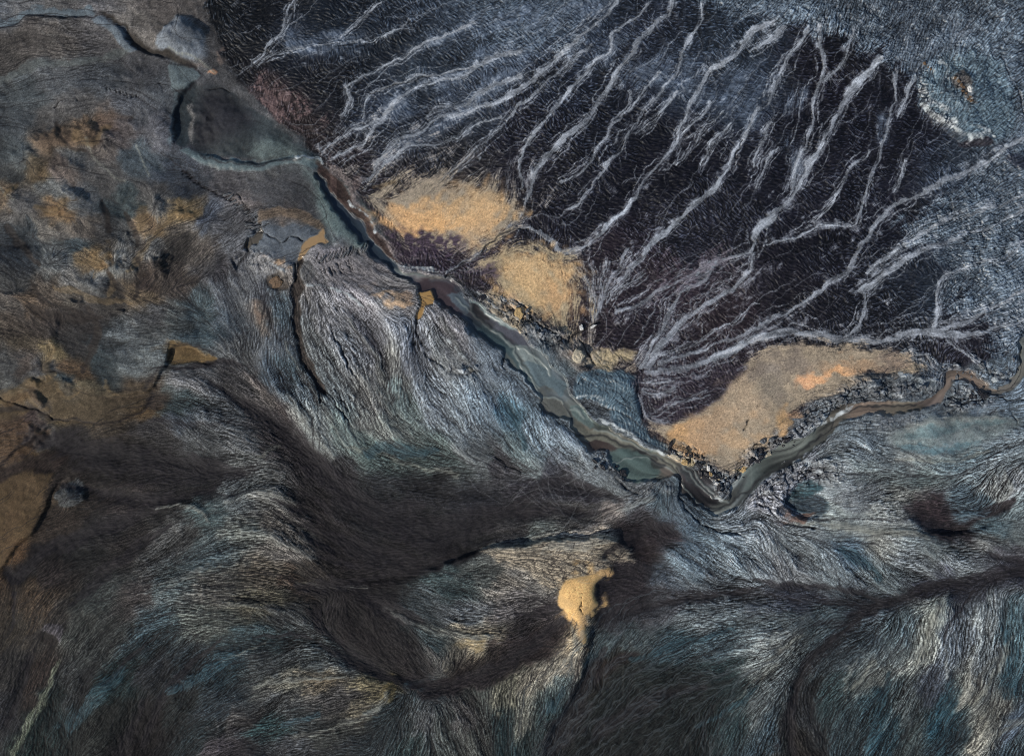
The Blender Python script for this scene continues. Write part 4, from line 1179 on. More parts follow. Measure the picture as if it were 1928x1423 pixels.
# pale lips and dark threads in the channel
for p, rgb in BARS:
    sd = poly_sd(p, 12)
    m = sstep(-2.0, 2.0, sd + 1.2 * (thr - 0.5) * 3 + 0.5 * N4) * chan * 0.92
    lay(m, tuple(1.04 * v for v in rgb), tex=1 + (0.22 + 0.5 * braidzone) * (thr2 - 0.5) + (0.2 + 0.6 * braidzone) * (thr - 0.5) + 0.05 * white2)
lips = line_field([(P("885,560 889,588 908,609 930,626 955,647 970,664 985,689 1005,717 1016,729"), 1.6), (P("860,560 885,585 930,625 965,660 985,692 1005,720 1015,745"), 2.0), (P("968,655 1000,668 1030,690 1040,705"), 2.2), (P("890,558 915,585 945,605 975,617"), 5), (P("1075,770 1100,790 1080,770"), 2), (P("1012,745 1040,748 1062,762 1075,790"), 2), (P("1118,808 1150,813 1185,832 1215,846 1245,864"), 2.2), (P("1280,905 1300,940 1330,960 1360,956"), 1.6), (P("1300,880 1330,915 1350,935 1366,944"), 1.8), (P("1280,875 1310,905 1340,935"), 1.4), (P("748,512 790,520 815,516 840,521"), 4), (P("1150,870 1200,862 1240,872 1265,892"), 1.6)], reach=2.5)
lay(lips * chan * 0.8, (126, 134, 130), 0.05)
dth = line_field([(P("1080,818 1110,816 1145,822 1180,838 1220,852 1250,868 1270,888 1278,900"), 2.2), (P("1060,760 1070,775 1077,795"), 1.8), (P("1195,845 1215,850 1235,862"), 4), (P("1225,865 1240,872 1250,878"), 3.5), (P("1285,930 1310,955 1340,962 1380,940 1420,905"), 2.4), (P("1400,925 1440,890 1500,855 1545,815"), 2.6), (P("1560,800 1580,775 1640,765 1720,762"), 1.6), (P("890,580 905,600 920,612"), 8), (P("1270,880 1280,900 1278,925"), 2), (P("1778,750 1790,714"), 1.6)], reach=2.5)
lay(dth * chan * 0.75, (44, 44, 44), 0.1)

pool_sd = {k: poly_sd(p, 12) for k, p in POOLS.items()}
for k, m in pool_sd.items():
    lay(sstep(-1.5, 1.5, m), {'tan_upper': (158, 130, 94), 'tan_mid': (164, 130, 80), 'small_gray': (88, 82, 72)}[k], 0.02)

# pale gully lines and dark seams, plus painted bank shade, in the hair-like ground
pale = line_field([(P(s.split(' ', 1)[1]), float(s.split(' ', 1)[0])) for s in """
5 725,1142 780,1165 850,1186 900,1198
4 1440,1240 1470,1215 1505,1190
4 1428,1275 1460,1250
6 1760,1135 1745,1180 1735,1210 1720,1240
5 1890,1200 1875,1250 1850,1290 1820,1320
4 1850,1400 1880,1370 1925,1350
4 1640,1240 1620,1260 1600,1290
4 480,1290 530,1278 600,1270 650,1272
5 725,1300 718,1325 690,1345 640,1362 560,1385
2.5 300,955 350,952 380,958 395,975
2 430,1240 500,1205
7 1560,985 1620,990 1680,998 1740,1002
3 1570,990 1530,985 1490,982
3 1680,860 1740,866 1800,862 1850,848
3 490,860 530,840
3 360,1085 420,1062
4 660,840 700,850 760,870 860,895
3 1075,1175 1090,1220
2 0,350 20,372 40,382
2 170,260 180,290 200,320 240,345
2 265,280 280,310 290,330
3 560,297 585,302 602,310
2 330,102 350,110 369,112 385,121
1.6 384,122 396,132 406,143
2.4 385,120 400,133
2 540,640 560,690
3 560,1095 620,1102 690,1106
""".strip().splitlines()], reach=2.6)
lay(np.clip(pale * (0.4 + 1.1 * hair), 0, 1) * 0.6, (138, 138, 126), 0.1)
seam = line_field([(P(s.split(' ', 1)[1]), float(s.split(' ', 1)[0])) for s in """
9 1925,1072 1870,1092 1830,1108 1800,1106 1760,1110 1700,1125 1640,1138
7 1640,1138 1560,1130 1500,1122 1430,1118
7 1500,1125 1450,1118 1350,1112 1240,1112
8 1640,1140 1600,1180 1560,1210 1520,1260
6 1520,1260 1490,1320 1460,1400
6 1640,1145 1590,1165 1530,1170
5 650,1235 700,1262 750,1284
6 560,1115 640,1105 720,1118
3 730,1118 770,1148 800,1165
5 300,790 380,800 450,795 500,805
4 480,705 520,745 560,800 600,870
9 500,780 530,810 560,850 600,890
14 610,880 640,925 690,970 760,1010 850,1040
10 380,880 440,890 480,880
6 250,950 330,935 400,915 450,895
7 20,1100 60,1040 120,1010 190,985
6 60,1040 130,1030 220,985
4 30,1120 26,1080 50,1060
3 0,875 40,845 80,800 120,790 200,795 260,780 290,740
4 280,730 300,700 320,690 370,684 420,678 440,680
2 320,690 322,668 345,650 375,652 410,664
3 500,560 510,600 530,640
5 1130,1150 1120,1190 1090,1240 1075,1300 1050,1360 1030,1420
2 1000,1015 1060,1012 1130,1002 1160,1000
4 960,1018 900,1035 850,1060 800,1072
2 1320,640 1280,660
5 700,630 725,690 740,750
3 955,850 980,870 1000,882 1010,884
4 560,700 580,720 600,760
2.4 340,190 333,240 335,275
2 185,28 230,55 262,90 270,100
2 0,58 30,52 60,40 110,39 180,39 190,36
2 318,126 340,128 365,128 382,146
2.4 310,290 350,330 400,360 440,385
2.2 375,290 400,302 440,312 480,311 530,308 560,302
3 470,308 500,314 540,304 575,304
2 330,180 352,177 376,160
""".strip().splitlines()], reach=2.6)
seam_m = np.clip(seam * (0.5 + 1.0 * (1 - hair)), 0, 1) * (1 - chan)
lay(seam_m * 0.62, (34, 31, 33), 0.12)

# folds
def fold(lines, rgb, amt, fr, vary=0.1):
    v = line_field(lines, reach=2.6)
    m = sstep(0.12, 0.75, v * (1 + 0.15 * N20) + fr * finger * (0.15 + v * (1 - v) * 3)) * amt * (1 - chan)
    lay(m, rgb, tex=1 + vary * N4 + 0.5 * np.minimum(1, fur) * (hair - 0.5))
    return v


vd = fold(DARK_FOLDS, (40, 37, 39), 0.68, 0.75)
vt = fold(TEAL_FOLDS, (52, 74, 82), 0.6, 0.6)
vp = fold(PALE_FOLDS, (122, 124, 118), 0.45, 0.7)
fold(OCHRE_LINES, (112, 94, 68), 0.5, 0.35)
fold(BROWN_LINES, (50, 44, 40), 0.7, 0.4)
dk = traces(1500, sheet * plain, 0.5, 0.7, 10, 46, 33) 
lay(np.clip(dk * 0.8, 0, 1) * (1 - rm) * 0.75, (36, 40, 46), 0.1)
calm = np.clip(sum(pmask[k] for k in SMOOTH if k in pmask), 0, 1)
nw = (1 - plain) * (1 - chan) * (0.03 + np.clip(fur, 0, 1) ** 1.4) * (1 - calm)
db = blur(vd, 30); dgy, dgx = np.gradient(db); dm_ = np.hypot(dgx, dgy).max() + 1e-6
pull_d = (dgx / dm_ * 1.1, dgy / dm_ * 1.1)
dk2 = np.maximum(traces(3600, nw, 0.0, 0.14, 30, 110, 34, pull_d), traces(2200, nw, 0.2, 0.35, 10, 40, 44))
dkm = np.clip(dk2 * 0.8, 0, 1)
dkm *= 1 - sand_masks['south']
lay(dkm * 0.8, (28, 27, 29), 0.1)
pk = traces(4200, nw * (1 - 0.6 * vd), -0.1, 0.2, 8, 34, 35)
lay(np.clip(pk * 0.34, 0, 1) * sstep(40, 85, col.mean(-1)), (170, 170, 164), 0.1)
dz = sstep(1.3, 0.5, np.hypot((GX - 1190) / 190, (GY - 1330) / 120))
pk2 = traces(260, dz, 0.0, 0.4, 40, 150, 45)
lay(np.clip(pk2 * 0.5, 0, 1), (84, 92, 96), 0.1)
tang = sstep(1.6, 0.4, np.hypot((GX - 1075) / 110, (GY - 925) / 40)) * 0.9 + sstep(1.5, 0.4, np.hypot((GX - 1780) / 130, (GY - 830) / 60)) * 0.5
tk = np.maximum(traces(60, tang, 0.9, 0.25, 30, 110, 36), traces(60, tang, -0.6, 0.25, 30, 110, 37))
lay(np.clip(tk * 0.4, 0, 1) * (1 - chan), (140, 142, 142), 0.1)
tang2 = sstep(1.5, 0.5, np.hypot((GX - 1100) / 110, (GY - 1120) / 80))
tk = traces(220, tang2 * (1 - sand_masks['south']) ** 3, 0.8, 0.9, 10, 50, 38)
lay(np.clip(tk * 0.7, 0, 1) * (1 - sand_masks['south']), (30, 27, 28), 0.1)

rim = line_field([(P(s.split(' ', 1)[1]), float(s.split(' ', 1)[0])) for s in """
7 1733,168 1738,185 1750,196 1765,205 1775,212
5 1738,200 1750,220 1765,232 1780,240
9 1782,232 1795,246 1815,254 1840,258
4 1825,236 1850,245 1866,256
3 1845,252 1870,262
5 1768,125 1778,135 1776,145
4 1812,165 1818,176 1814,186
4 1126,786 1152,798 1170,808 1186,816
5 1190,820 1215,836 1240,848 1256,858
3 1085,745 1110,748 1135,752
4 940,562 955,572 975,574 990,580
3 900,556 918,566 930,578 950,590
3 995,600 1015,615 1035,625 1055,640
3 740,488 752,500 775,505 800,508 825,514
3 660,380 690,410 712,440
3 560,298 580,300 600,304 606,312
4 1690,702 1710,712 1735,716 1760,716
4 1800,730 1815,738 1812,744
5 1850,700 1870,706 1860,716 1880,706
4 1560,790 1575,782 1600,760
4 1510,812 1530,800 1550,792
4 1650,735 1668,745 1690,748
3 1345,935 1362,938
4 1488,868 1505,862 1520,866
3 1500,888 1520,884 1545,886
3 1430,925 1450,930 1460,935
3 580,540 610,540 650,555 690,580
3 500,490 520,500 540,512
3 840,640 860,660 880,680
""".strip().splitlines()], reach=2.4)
lay(sstep(0.25, 0.8, rim * (0.55 + 0.5 * hair + 0.3 * N8 + 0.3 * N4)) * 0.85, (178, 184, 184), 0.15)  # sun glints on the mound and lit bank edges, painted as pale lines

# rubble: broken crust with highlights painted on its faces and dark gaps
rub = np.zeros((NY, NX), F32)
for p, st in RUBBLE:
    rub = np.maximum(rub, patch_mask(p, 20, 0.6) * st)
rub *= (1 - chan)
crust = fbm(16, 300, 4, 0.62); crust2 = fbm(9, 340, 3, 0.6)
ridge = 1 - np.clip(np.abs(crust) * 1.7, 0, 1); ridge2 = 1 - np.clip(np.abs(crust2) * 1.8, 0, 1)
e1, v1 = voronoi(13.0, 71, 1.3)
gap = np.clip(sstep(0.80, 0.97, ridge) + 0.8 * sstep(0.86, 0.98, ridge2) + 0.8 * sstep(1.5, 0.3, e1 + 0.8 * N8), 0, 1)
face = np.clip(0.5 + 0.6 * crust + 0.5 * (hair - 0.5) + 0.4 * crust2, 0, 1)
lay(rub * 0.62 * face, (140, 140, 140), tex=0.75 + 0.5 * v1 + 0.25 * N4 + 0.3 * sstep(0.6, 0.9, hair))
lay(np.clip(rub * 1.1, 0, 1) * gap * 0.75, (22, 21, 25), 0.1)
print('colours done')

# cracks
cr = line_field([(p, w * 0.8) for p, w in CRACKS], reach=2.6) * np.clip(0.75 + 0.5 * N20b + 0.5 * N8, 0.15, 1)
comb = []
for x0, y0, x1, y1, n, dx, dy in COMBS:
    for k in range(n):
        t = (k + rng.uniform(-.25, .25)) / max(1, n - 1); q = rng.uniform(.6, 1.3)
        a = (x0 + (x1 - x0) * t, y0 + (y1 - y0) * t)
        comb.append(([a, (a[0] + dx * q * .5 + rng.uniform(-1.5, 1.5), a[1] + dy * q * .5 + 1), (a[0] + dx * q, a[1] + dy * q)], rng.uniform(.7, 1.15)))
cr = np.maximum(cr, 0.8 * line_field(comb, reach=2.6))
lay(cr * 0.7, (24, 24, 26), 0.1)  # shade painted into the cracks and undercut edges

# ------------------------------------------------------------------ relief (metres)
lum = col.mean(-1)
lum = lum * (1 - plain) + 62 * plain
H = 0.022 * blur(lum, 26) + 0.006 * blur(lum, 8)
H += 0.35 * N60 + 0.10 * N20 + 0.03 * bumpy * (1 - plain)
for x, y, rx, ry, h in HUMMOCKS:
    sl = window(x - rx * 2, x + rx * 2, y - ry * 2, y + ry * 2)
    d = np.hypot((GX[sl] + 2 * WARP[0][sl] - x) / rx, (GY[sl] + 2 * WARP[1][sl] - y) / ry)
    H[sl] += 1.5 * h * sstep(1.35, 0.15, d)
quiet = np.clip(chan + sstep(-2, 2, np.maximum.reduce(list(pool_sd.values()))) + sand_masks['south'], 0, 1)
fur_h = fur ** 1.3 * (1 - plain) * (1 - quiet) * (1 - 0.9 * calm)
H += 0.15 * fur_h * (hair - 0.5) + 0.14 * fur_h * (hair2 - 0.5) + 0.2 * fur_h * (streak - 0.5)
H += 0.05 * (1 - fur) * (1 - plain) * (1 - quiet) * (N4 + N8)
dryp = plain * (1 - sandm) * (1 - 0.7 * rm) * (1 - chan)
H += dryp * (0.24 * (rip - 0.5) + 0.13 * (rip2 - 0.5) + 0.05 * N8)
H += plain * (0.10 * rm + 0.26 * sheet * (hair - 0.5) + 0.30 * sheet * crumple + 0.02 * sandm * (hair - 0.5) + 0.02 * N4)
H += teal * 0.22 * (rip - 0.5)
H += rub * (0.40 * (v1 - 0.4) + 0.35 * crust + 0.25 * crust2 - 0.45 * gap)
# channel: flat bed below steep, crumbling banks
bank = sstep(-2.5, 1.5, main_sd + 1.2 * N4 + 2.2 * N8)
bed = blur(H, 24) - 0.62
bed += 0.10 * (thr - 0.5) + 0.08 * (thr2 - 0.5) + 0.14 * lips - 0.10 * dth
H = H * (1 - bank) + bed * bank
for k, sd in pool_sd.items():
    m = sstep(-3, 1, sd)
    lvl = H[sd > 0].mean() - 0.25
    H = H * (1 - m) + lvl * m
H -= 0.45 * cr + 0.05 * dkm * (1 - plain)
H += 0.45 * blur(vp, 6) - 0.5 * blur(vd, 10)
# steps
for drop, pts in SCARPS:
    q = spline(pts, False, 6.0); n = len(q)
    x0, y0 = q.min(0) - 60; x1, y1 = q.max(0) + 60
    sl = window(x0, x1, y0, y1)
    X = GX[sl] + 0.6 * WARP[0][sl]; Y = GY[sl] + 0.6 * WARP[1][sl]
    best = np.full(X.shape, 1e9, F32); side = np.zeros(X.shape, F32); fade = np.zeros(X.shape, F32)
    for i in range(n - 1):
        a, b = q[i], q[i + 1]
        dx, dy = b - a
        t = np.clip(((X - a[0]) * dx + (Y - a[1]) * dy) / (dx * dx + dy * dy + 1e-9), 0, 1)
        d = np.hypot(X - a[0] - t * dx, Y - a[1] - t * dy)
        m = d < best
        best = np.where(m, d, best); side = np.where(m, np.sign(dx * (Y - a[1]) - dy * (X - a[0])), side)
        u = (i + t) / (n - 1)
        fade = np.where(m, np.clip(np.minimum(u, 1 - u) * 6, 0, 1), fade)
    H[sl] -= 0.5 * drop * fade * side * np.tanh(best / (7.0 if drop > 1.6 else 2.2)) * np.exp(-best / 34)
H -= 0.5 * np.maximum(pmask['canyon_one'], 0.6 * pmask['round_pit']) + 0.35 * pmask['bank_tan']
stripes = np.sin(GX * 0.55 + GY * 0.25 + 2.2 * N20)
H += 0.12 * stripes * pmask['stripe_rock']

col = np.clip(col, 4, 250)
ALB_K = 0.90
ALB = s2l(col) * ALB_K
# wetness drives the gloss
wet = np.clip(0.42 + 0.45 * chan + 0.5 * teal + 0.35 * sheet + 0.4 * rub + 0.25 * rm + 0.35 * dryp - 0.25 * sandm, 0, 1)
for sd in pool_sd.values():
    wet = np.where(sd > 2.5, 0.9, wet)
print('relief done')

# ------------------------------------------------------------------ materials
def ground_material(name, rough_dry, rough_wet, grain=0.5, spec=0.5):
    m = bpy.data.materials.new(name)
    m.use_nodes = True
    nt = m.node_tree; n = nt.nodes; L = nt.links
    b = n['Principled BSDF']
    at = n.new('ShaderNodeAttribute'); at.attribute_name = 'soil'
    wt = n.new('ShaderNodeAttribute'); wt.attribute_name = 'wet'
    tc = n.new('ShaderNodeTexCoord')
    nz = n.new('ShaderNodeTexNoise'); nz.inputs['Scale'].default_value = 3.2; nz.inputs['Detail'].default_value = 4
    L.new(tc.outputs['Object'], nz.inputs['Vector'])
    mr = n.new('ShaderNodeMapRange'); mr.inputs[1].default_value = 0.3; mr.inputs[2].default_value = 0.7
    mr.inputs[3].default_value = 1 - 0.3 * grain; mr.inputs[4].default_value = 1 + 0.3 * grain
    L.new(nz.outputs['Fac'], mr.inputs[0])
    mx = n.new('ShaderNodeVectorMath'); mx.operation = 'SCALE'
    L.new(at.outputs['Color'], mx.inputs[0]); L.new(mr.outputs[0], mx.inputs['Scale'])
    L.new(mx.outputs[0], b.inputs['Base Color'])
    rr = n.new('ShaderNodeMapRange'); rr.inputs[3].default_value = rough_dry; rr.inputs[4].default_value = rough_wet
    L.new(wt.outputs['Fac'], rr.inputs[0]); L.new(rr.outputs[0], b.inputs['Roughness'])
    b.inputs['Specular IOR Level'].default_value = spec
    nb = n.new('ShaderNodeTexNoise'); nb.inputs['Scale'].default_value = 4.5; nb.inputs['Detail'].default_value = 5
    L.new(tc.outputs['Object'], nb.inputs['Vector'])
    bp = n.new('ShaderNodeBump'); bp.inputs['Strength'].default_value = 0.35 * grain; bp.inputs['Distance'].default_value = 0.12
    L.new(nb.outputs['Fac'], bp.inputs['Height']); L.new(bp.outputs[0], b.inputs['Normal'])
    return m


M_MUD = ground_material('wet_mud', 0.92, 0.42, 0.5, 0.15)
M_PLAIN = ground_material('dark_gravel', 0.85, 0.36, 0.7, 0.22)
M_SAND = ground_material('fine_sand', 0.95, 0.6, 0.4, 0.2)
M_STREAM = ground_material('shallow_silty_water', 0.6, 0.30, 0.12, 0.3)
M_POOL = ground_material('still_silty_water', 0.4, 0.12, 0.05)
M_SILT = ground_material('pale_silt', 0.8, 0.36, 0.6, 0.4)

# ------------------------------------------------------------------ split the sheet into the kinds of ground and build the meshes
label = np.zeros((NY, NX), np.int16)
PIECES = [('ground', M_MUD, 'hair-like grey and teal mudflat drained by countless fine runnels')]


def claim(cond, name, mat, lab):
    PIECES.append((name, mat, lab)); label[cond] = len(PIECES) - 1


for key, nm, lab, mt in (
        ('ochre_shore', 'mud_shore', 'ochre and brown mud shore at the left edge below the grey hummocks', M_MUD),
        ('west_ribbon', 'sand_ribbon', 'ribbon of ochre sand curving along the lower left edge', M_SAND),
        ('deep_dark', 'peat_flat', 'near-black flat with thin pale threads at the bottom right of the ridge', M_MUD),
        ('eye_lens', 'silt_lens', 'smooth pale eye-shaped silt lens at the right edge below the stream', M_SILT),
        ('lens_crescent', 'hollow', 'dark brown crescent hollow at the right edge under the pale silt lens', M_MUD),
        ('teal_hollow', 'hollow', 'small teal hollow beside the torn crust below the right stream arm', M_MUD),
        ('oval_dark', 'hollow', 'long dark oval hollow in the bottom centre of the mudflat', M_MUD),
        ('basin', 'basin', 'smooth dark grey basin in the upper left beside the gravel plain', M_MUD),
        ('grey_mound', 'mound', 'smooth grey silt mound in the upper left above the dark basin', M_MUD),
        ('stream_top', 'rivulet', 'pale grey-green rivulet along the lower edge of the dark basin', M_STREAM),
        ('mid_rock', 'mud_slab', 'flat grey mud slab between the brown-grey pool and the tan pool', M_MUD),
        ('canyon_one', 'canyon', 'narrow brown canyon running down from the tan pool', M_MUD),
        ('bank_tan', 'ledge', 'curved tan ledge at the left centre', M_SAND),
        ('eyelet', 'hummock', 'grey three-lobed hummock in the dark ground at the lower left', M_MUD)):
    claim(pmask[key] > 0.5, nm, mt, lab)
claim(plain > 0.5, 'gravel_plain', M_PLAIN, 'near-black rippled gravel plain laced with pale silt rivulets')
sh = blur(sheet, 3) > 0.42
claim(sh & (plain > 0.5) & (GY < 330) & (GX > 1150), 'silt_flat', M_SILT, 'blue-grey silt flat around the wet mound in the upper right corner')
claim(sh & (plain > 0.5) & (GY >= 330) & (GX > 1150), 'silt_flat', M_SILT, 'feather-edged grey silt flat along the right edge above the stream bend')
nth = 0
for p_, w_ in RIV:
    if w_ < 4.5:
        continue
    v_ = line_field([(p_, w_)], reach=2.0)
    cond = (v_ > 0.3) & (rm > 0.4) & (plain > 0.5)
    if cond.sum() > 120:
        m_ = p_[len(p_) // 2]
        claim(cond, 'rivulet', M_SILT, 'pale silt rivulet on the dark gravel plain')
claim(pmask['north_mound'] > 0.4, 'mound', M_SILT, 'glinting wet silt mound with a white rim in the upper right corner')  # the white rim is sun glints painted as pale lines
for k, lab in (('north', 'ochre and grey sand flat with a dark speckled hole beside the upper stream'), ('middle', 'round ochre sand flat with cracked rim right above the stream'), ('east', 'largest tan sand flat, a V-shaped sheet above the broken stream bank'),
               ('fan_tip', 'small cream sand flat at the tip of the grey silt fan'), ('south', 'smooth orange sand patch with one thin crack in the dark lower mudflat')):
    sdm = blur(sand_masks[k], 3) > 0.5
    claim(sdm, 'sand_flat', M_SAND, lab)
claim(pmask['dark_sand_hollow'] > 0.55, 'gravel_hollow', M_PLAIN, 'dark triangular hollow with pale branching veins left of the largest sand flat')
claim(teal > 0.5, 'wet_apron', M_SILT, 'glinting blue wet mud apron between the stream and the largest sand flat')
claim(main_sd > -1, 'stream', M_STREAM, 'grey-green braided stream winding from upper left to the right edge')
claim(pool_sd['tan_upper'] > 0, 'pool', M_POOL, 'still tan pool at the head of the left canyon')
claim(pool_sd['tan_mid'] > 0, 'pool', M_POOL, 'narrow orange-tan pool in the notch beside the stream')
claim(pool_sd['small_gray'] > 0, 'pool', M_POOL, 'small brown-grey pool below the comb of cracks')

# the surveyed sheet continues outwards, mirrored, on widening cells
g = []
st, acc = STEP, 0.0
while acc < 700:
    st *= 1.13; acc += st; g.append(acc)
g = np.array(g)
ix = np.minimum((g / STEP).astype(int), NX - 1); iy = np.minimum((g / STEP).astype(int), NY - 1)
FX = np.concatenate([gx[0] - g[::-1], gx, gx[-1] + g]); FY = np.concatenate([gy[0] - g[::-1], gy, gy[-1] + g])
IX = np.concatenate([ix[::-1], np.arange(NX), NX - 1 - ix]); IY = np.concatenate([iy[::-1], np.arange(NY), NY - 1 - iy])
ng = len(g)
BH = H[np.ix_(IY, IX)]; BC = ALB[np.ix_(IY, IX)]; BW = wet[np.ix_(IY, IX)]; BL = label[np.ix_(IY, IX)].copy()
BL[:ng] = 0; BL[-ng:] = 0; BL[:, :ng] = 0; BL[:, -ng:] = 0
WX, WY = np.meshgrid((FX - MW / 2) * S, (MH / 2 - FY) * S)
co = np.stack([WX, WY, BH], -1).reshape(-1, 3).astype(F32)
bc = np.concatenate([BC, np.ones(BC.shape[:2] + (1,), F32)], -1).reshape(-1, 4).astype(F32)
bw = BW.ravel().astype(F32)
ny, nx = BH.shape
vid = np.arange(ny * nx, dtype=np.int32).reshape(ny, nx)
quads = np.stack([vid[1:, :-1], vid[1:, 1:], vid[:-1, 1:], vid[:-1, :-1]], -1).reshape(-1, 4)
fl_ = np.maximum(np.maximum(BL[1:, :-1], BL[1:, 1:]), np.maximum(BL[:-1, 1:], BL[:-1, :-1])).ravel()


def sheet_object(name, mat, lab, faces):
    used = np.zeros(len(co), bool); used[faces.ravel()] = True
    re = np.cumsum(used, dtype=np.int32) - 1
    f = re[faces]
    me = bpy.data.meshes.new(name)
    nv, nf = int(used.sum()), len(f)
    me.vertices.add(nv); me.vertices.foreach_set('co', co[used].ravel())
    me.loops.add(nf * 4); me.loops.foreach_set('vertex_index', f.ravel().astype(np.int32))
    me.polygons.add(nf); me.polygons.foreach_set('loop_start', np.arange(0, nf * 4, 4, dtype=np.int32))
    a = me.attributes.new('soil', 'FLOAT_COLOR', 'POINT'); a.data.foreach_set('color', bc[used].ravel())
    a = me.attributes.new('wet', 'FLOAT', 'POINT'); a.data.foreach_set('value', bw[used])
    me.polygons.foreach_set('use_smooth', np.ones(nf, bool))
    me.update(calc_edges=True)
    me.materials.append(mat)
    o = bpy.data.objects.new(name, me)
    COL.objects.link(o)
    o['kind'] = 'structure'; o['label'] = lab
    return o


for i, (name, mat, lab) in enumerate(PIECES):
    f = quads[fl_ == i]
    if len(f):
        sheet_object(name, mat, lab, f)


def ground_z(x, y):
    j = int(np.clip((y - gy[0]) / STEP, 0, NY - 1)); i = int(np.clip((x - gx[0]) / STEP, 0, NX - 1))
    return float(H[j, i])
print('meshes done')

# ------------------------------------------------------------------ loose blocks, clods, ribs and stones
def block_material(name, rgb, rough, vary=0.35):
    m = bpy.data.materials.new(name)
    m.use_nodes = True
    nt = m.node_tree; n = nt.nodes; L = nt.links
    b = n['Principled BSDF']
    tc = n.new('ShaderNodeTexCoord')
    nz = n.new('ShaderNodeTexNoise'); nz.inputs['Scale'].default_value = 3.0; nz.inputs['Detail'].default_value = 6
    L.new(tc.outputs['Object'], nz.inputs['Vector'])
    ra = n.new('ShaderNodeValToRGB')
    c = s2l(rgb) * 0.8
    ra.color_ramp.elements[0].position = 0.32; ra.color_ramp.elements[1].position = 0.68
    ra.color_ramp.elements[0].color = tuple(float(v) * (1 - vary) for v in c) + (1,)
    ra.color_ramp.elements[1].color = tuple(min(0.8, float(v) * (1 + vary)) for v in c) + (1,)
    L.new(nz.outputs['Fac'], ra.inputs[0]); L.new(ra.outputs[0], b.inputs['Base Color'])
    b.inputs['Roughness'].default_value = rough
    b.inputs['Specular IOR Level'].default_value = 0.3
    bp = n.new('ShaderNodeBump'); bp.inputs['Strength'].default_value = 0.6; bp.inputs['Distance'].default_value = 0.1
    L.new(nz.outputs['Fac'], bp.inputs['Height']); L.new(bp.outputs[0], b.inputs['Normal'])
    return m


MB = {
    'cream': block_material('cream_silt_block', (196, 184, 160), 0.8),
    'white': block_material('salt_white_block', (222, 220, 214), 0.6, 0.2),
    'tan': block_material('ochre_sand_block', (186, 158, 112), 0.85),
    'grey': block_material('grey_mud_block', (104, 106, 108), 0.6, 0.5),
    'dark': block_material('black_mud_block', (48, 47, 50), 0.45, 0.5),
    'brown': block_material('rusty_stone', (104, 84, 64), 0.7, 0.5),
}


def block_mesh(name, rx, ry, h, mat, seed, n=11):
    """a broken block: uneven outline, undercut foot, jagged shoulder, tilted uneven top"""
    r = random.Random(seed)
    out = [0.72 + 0.5 * r.random() for _ in range(n)]
    tx, ty = r.uniform(-.18, .18), r.uniform(-.18, .18)
    vs, fs = [], []
    for k, (sc, z) in enumerate(((0.94, -0.6), (1.0, 0.25), (0.96, 0.72), (0.72, 0.97), (0.34, 1.0))):
        for i in range(n):
            a = 2 * math.pi * i / n + 0.1 * k
            q = out[i] * sc * (1 + r.uniform(-.07, .07))
            x, y = rx * q * math.cos(a), ry * q * math.sin(a)
            zz = z * h * (1 + (r.uniform(-.16, .16) if k else 0)) + (tx * x + ty * y if k > 1 else 0)
            vs.append((x, y, zz))
    for k in range(4):
        for i in range(n):
            j = (i + 1) % n
            fs.append((k * n + i, k * n + j, (k + 1) * n + j, (k + 1) * n + i))
    fs.append(tuple(4 * n + i for i in range(n)))
    me = bpy.data.meshes.new(name)
    me.from_pydata(vs, [], fs)
    me.materials.append(mat)
    return me


def place(name, me, x, y, rot, label, cat, group=None, sc=1.0, sink=0.06):
    o = bpy.data.objects.new(name, me)
    COL.objects.link(o)
    o.location = ((x - MW / 2) * S, (MH / 2 - y) * S, ground_z(x, y) - sink)
    o.rotation_euler = (0, 0, math.radians(rot)); o.scale = (sc, sc, sc)
    o['label'] = label; o['category'] = cat
    if group:
        o['group'] = group
    return o


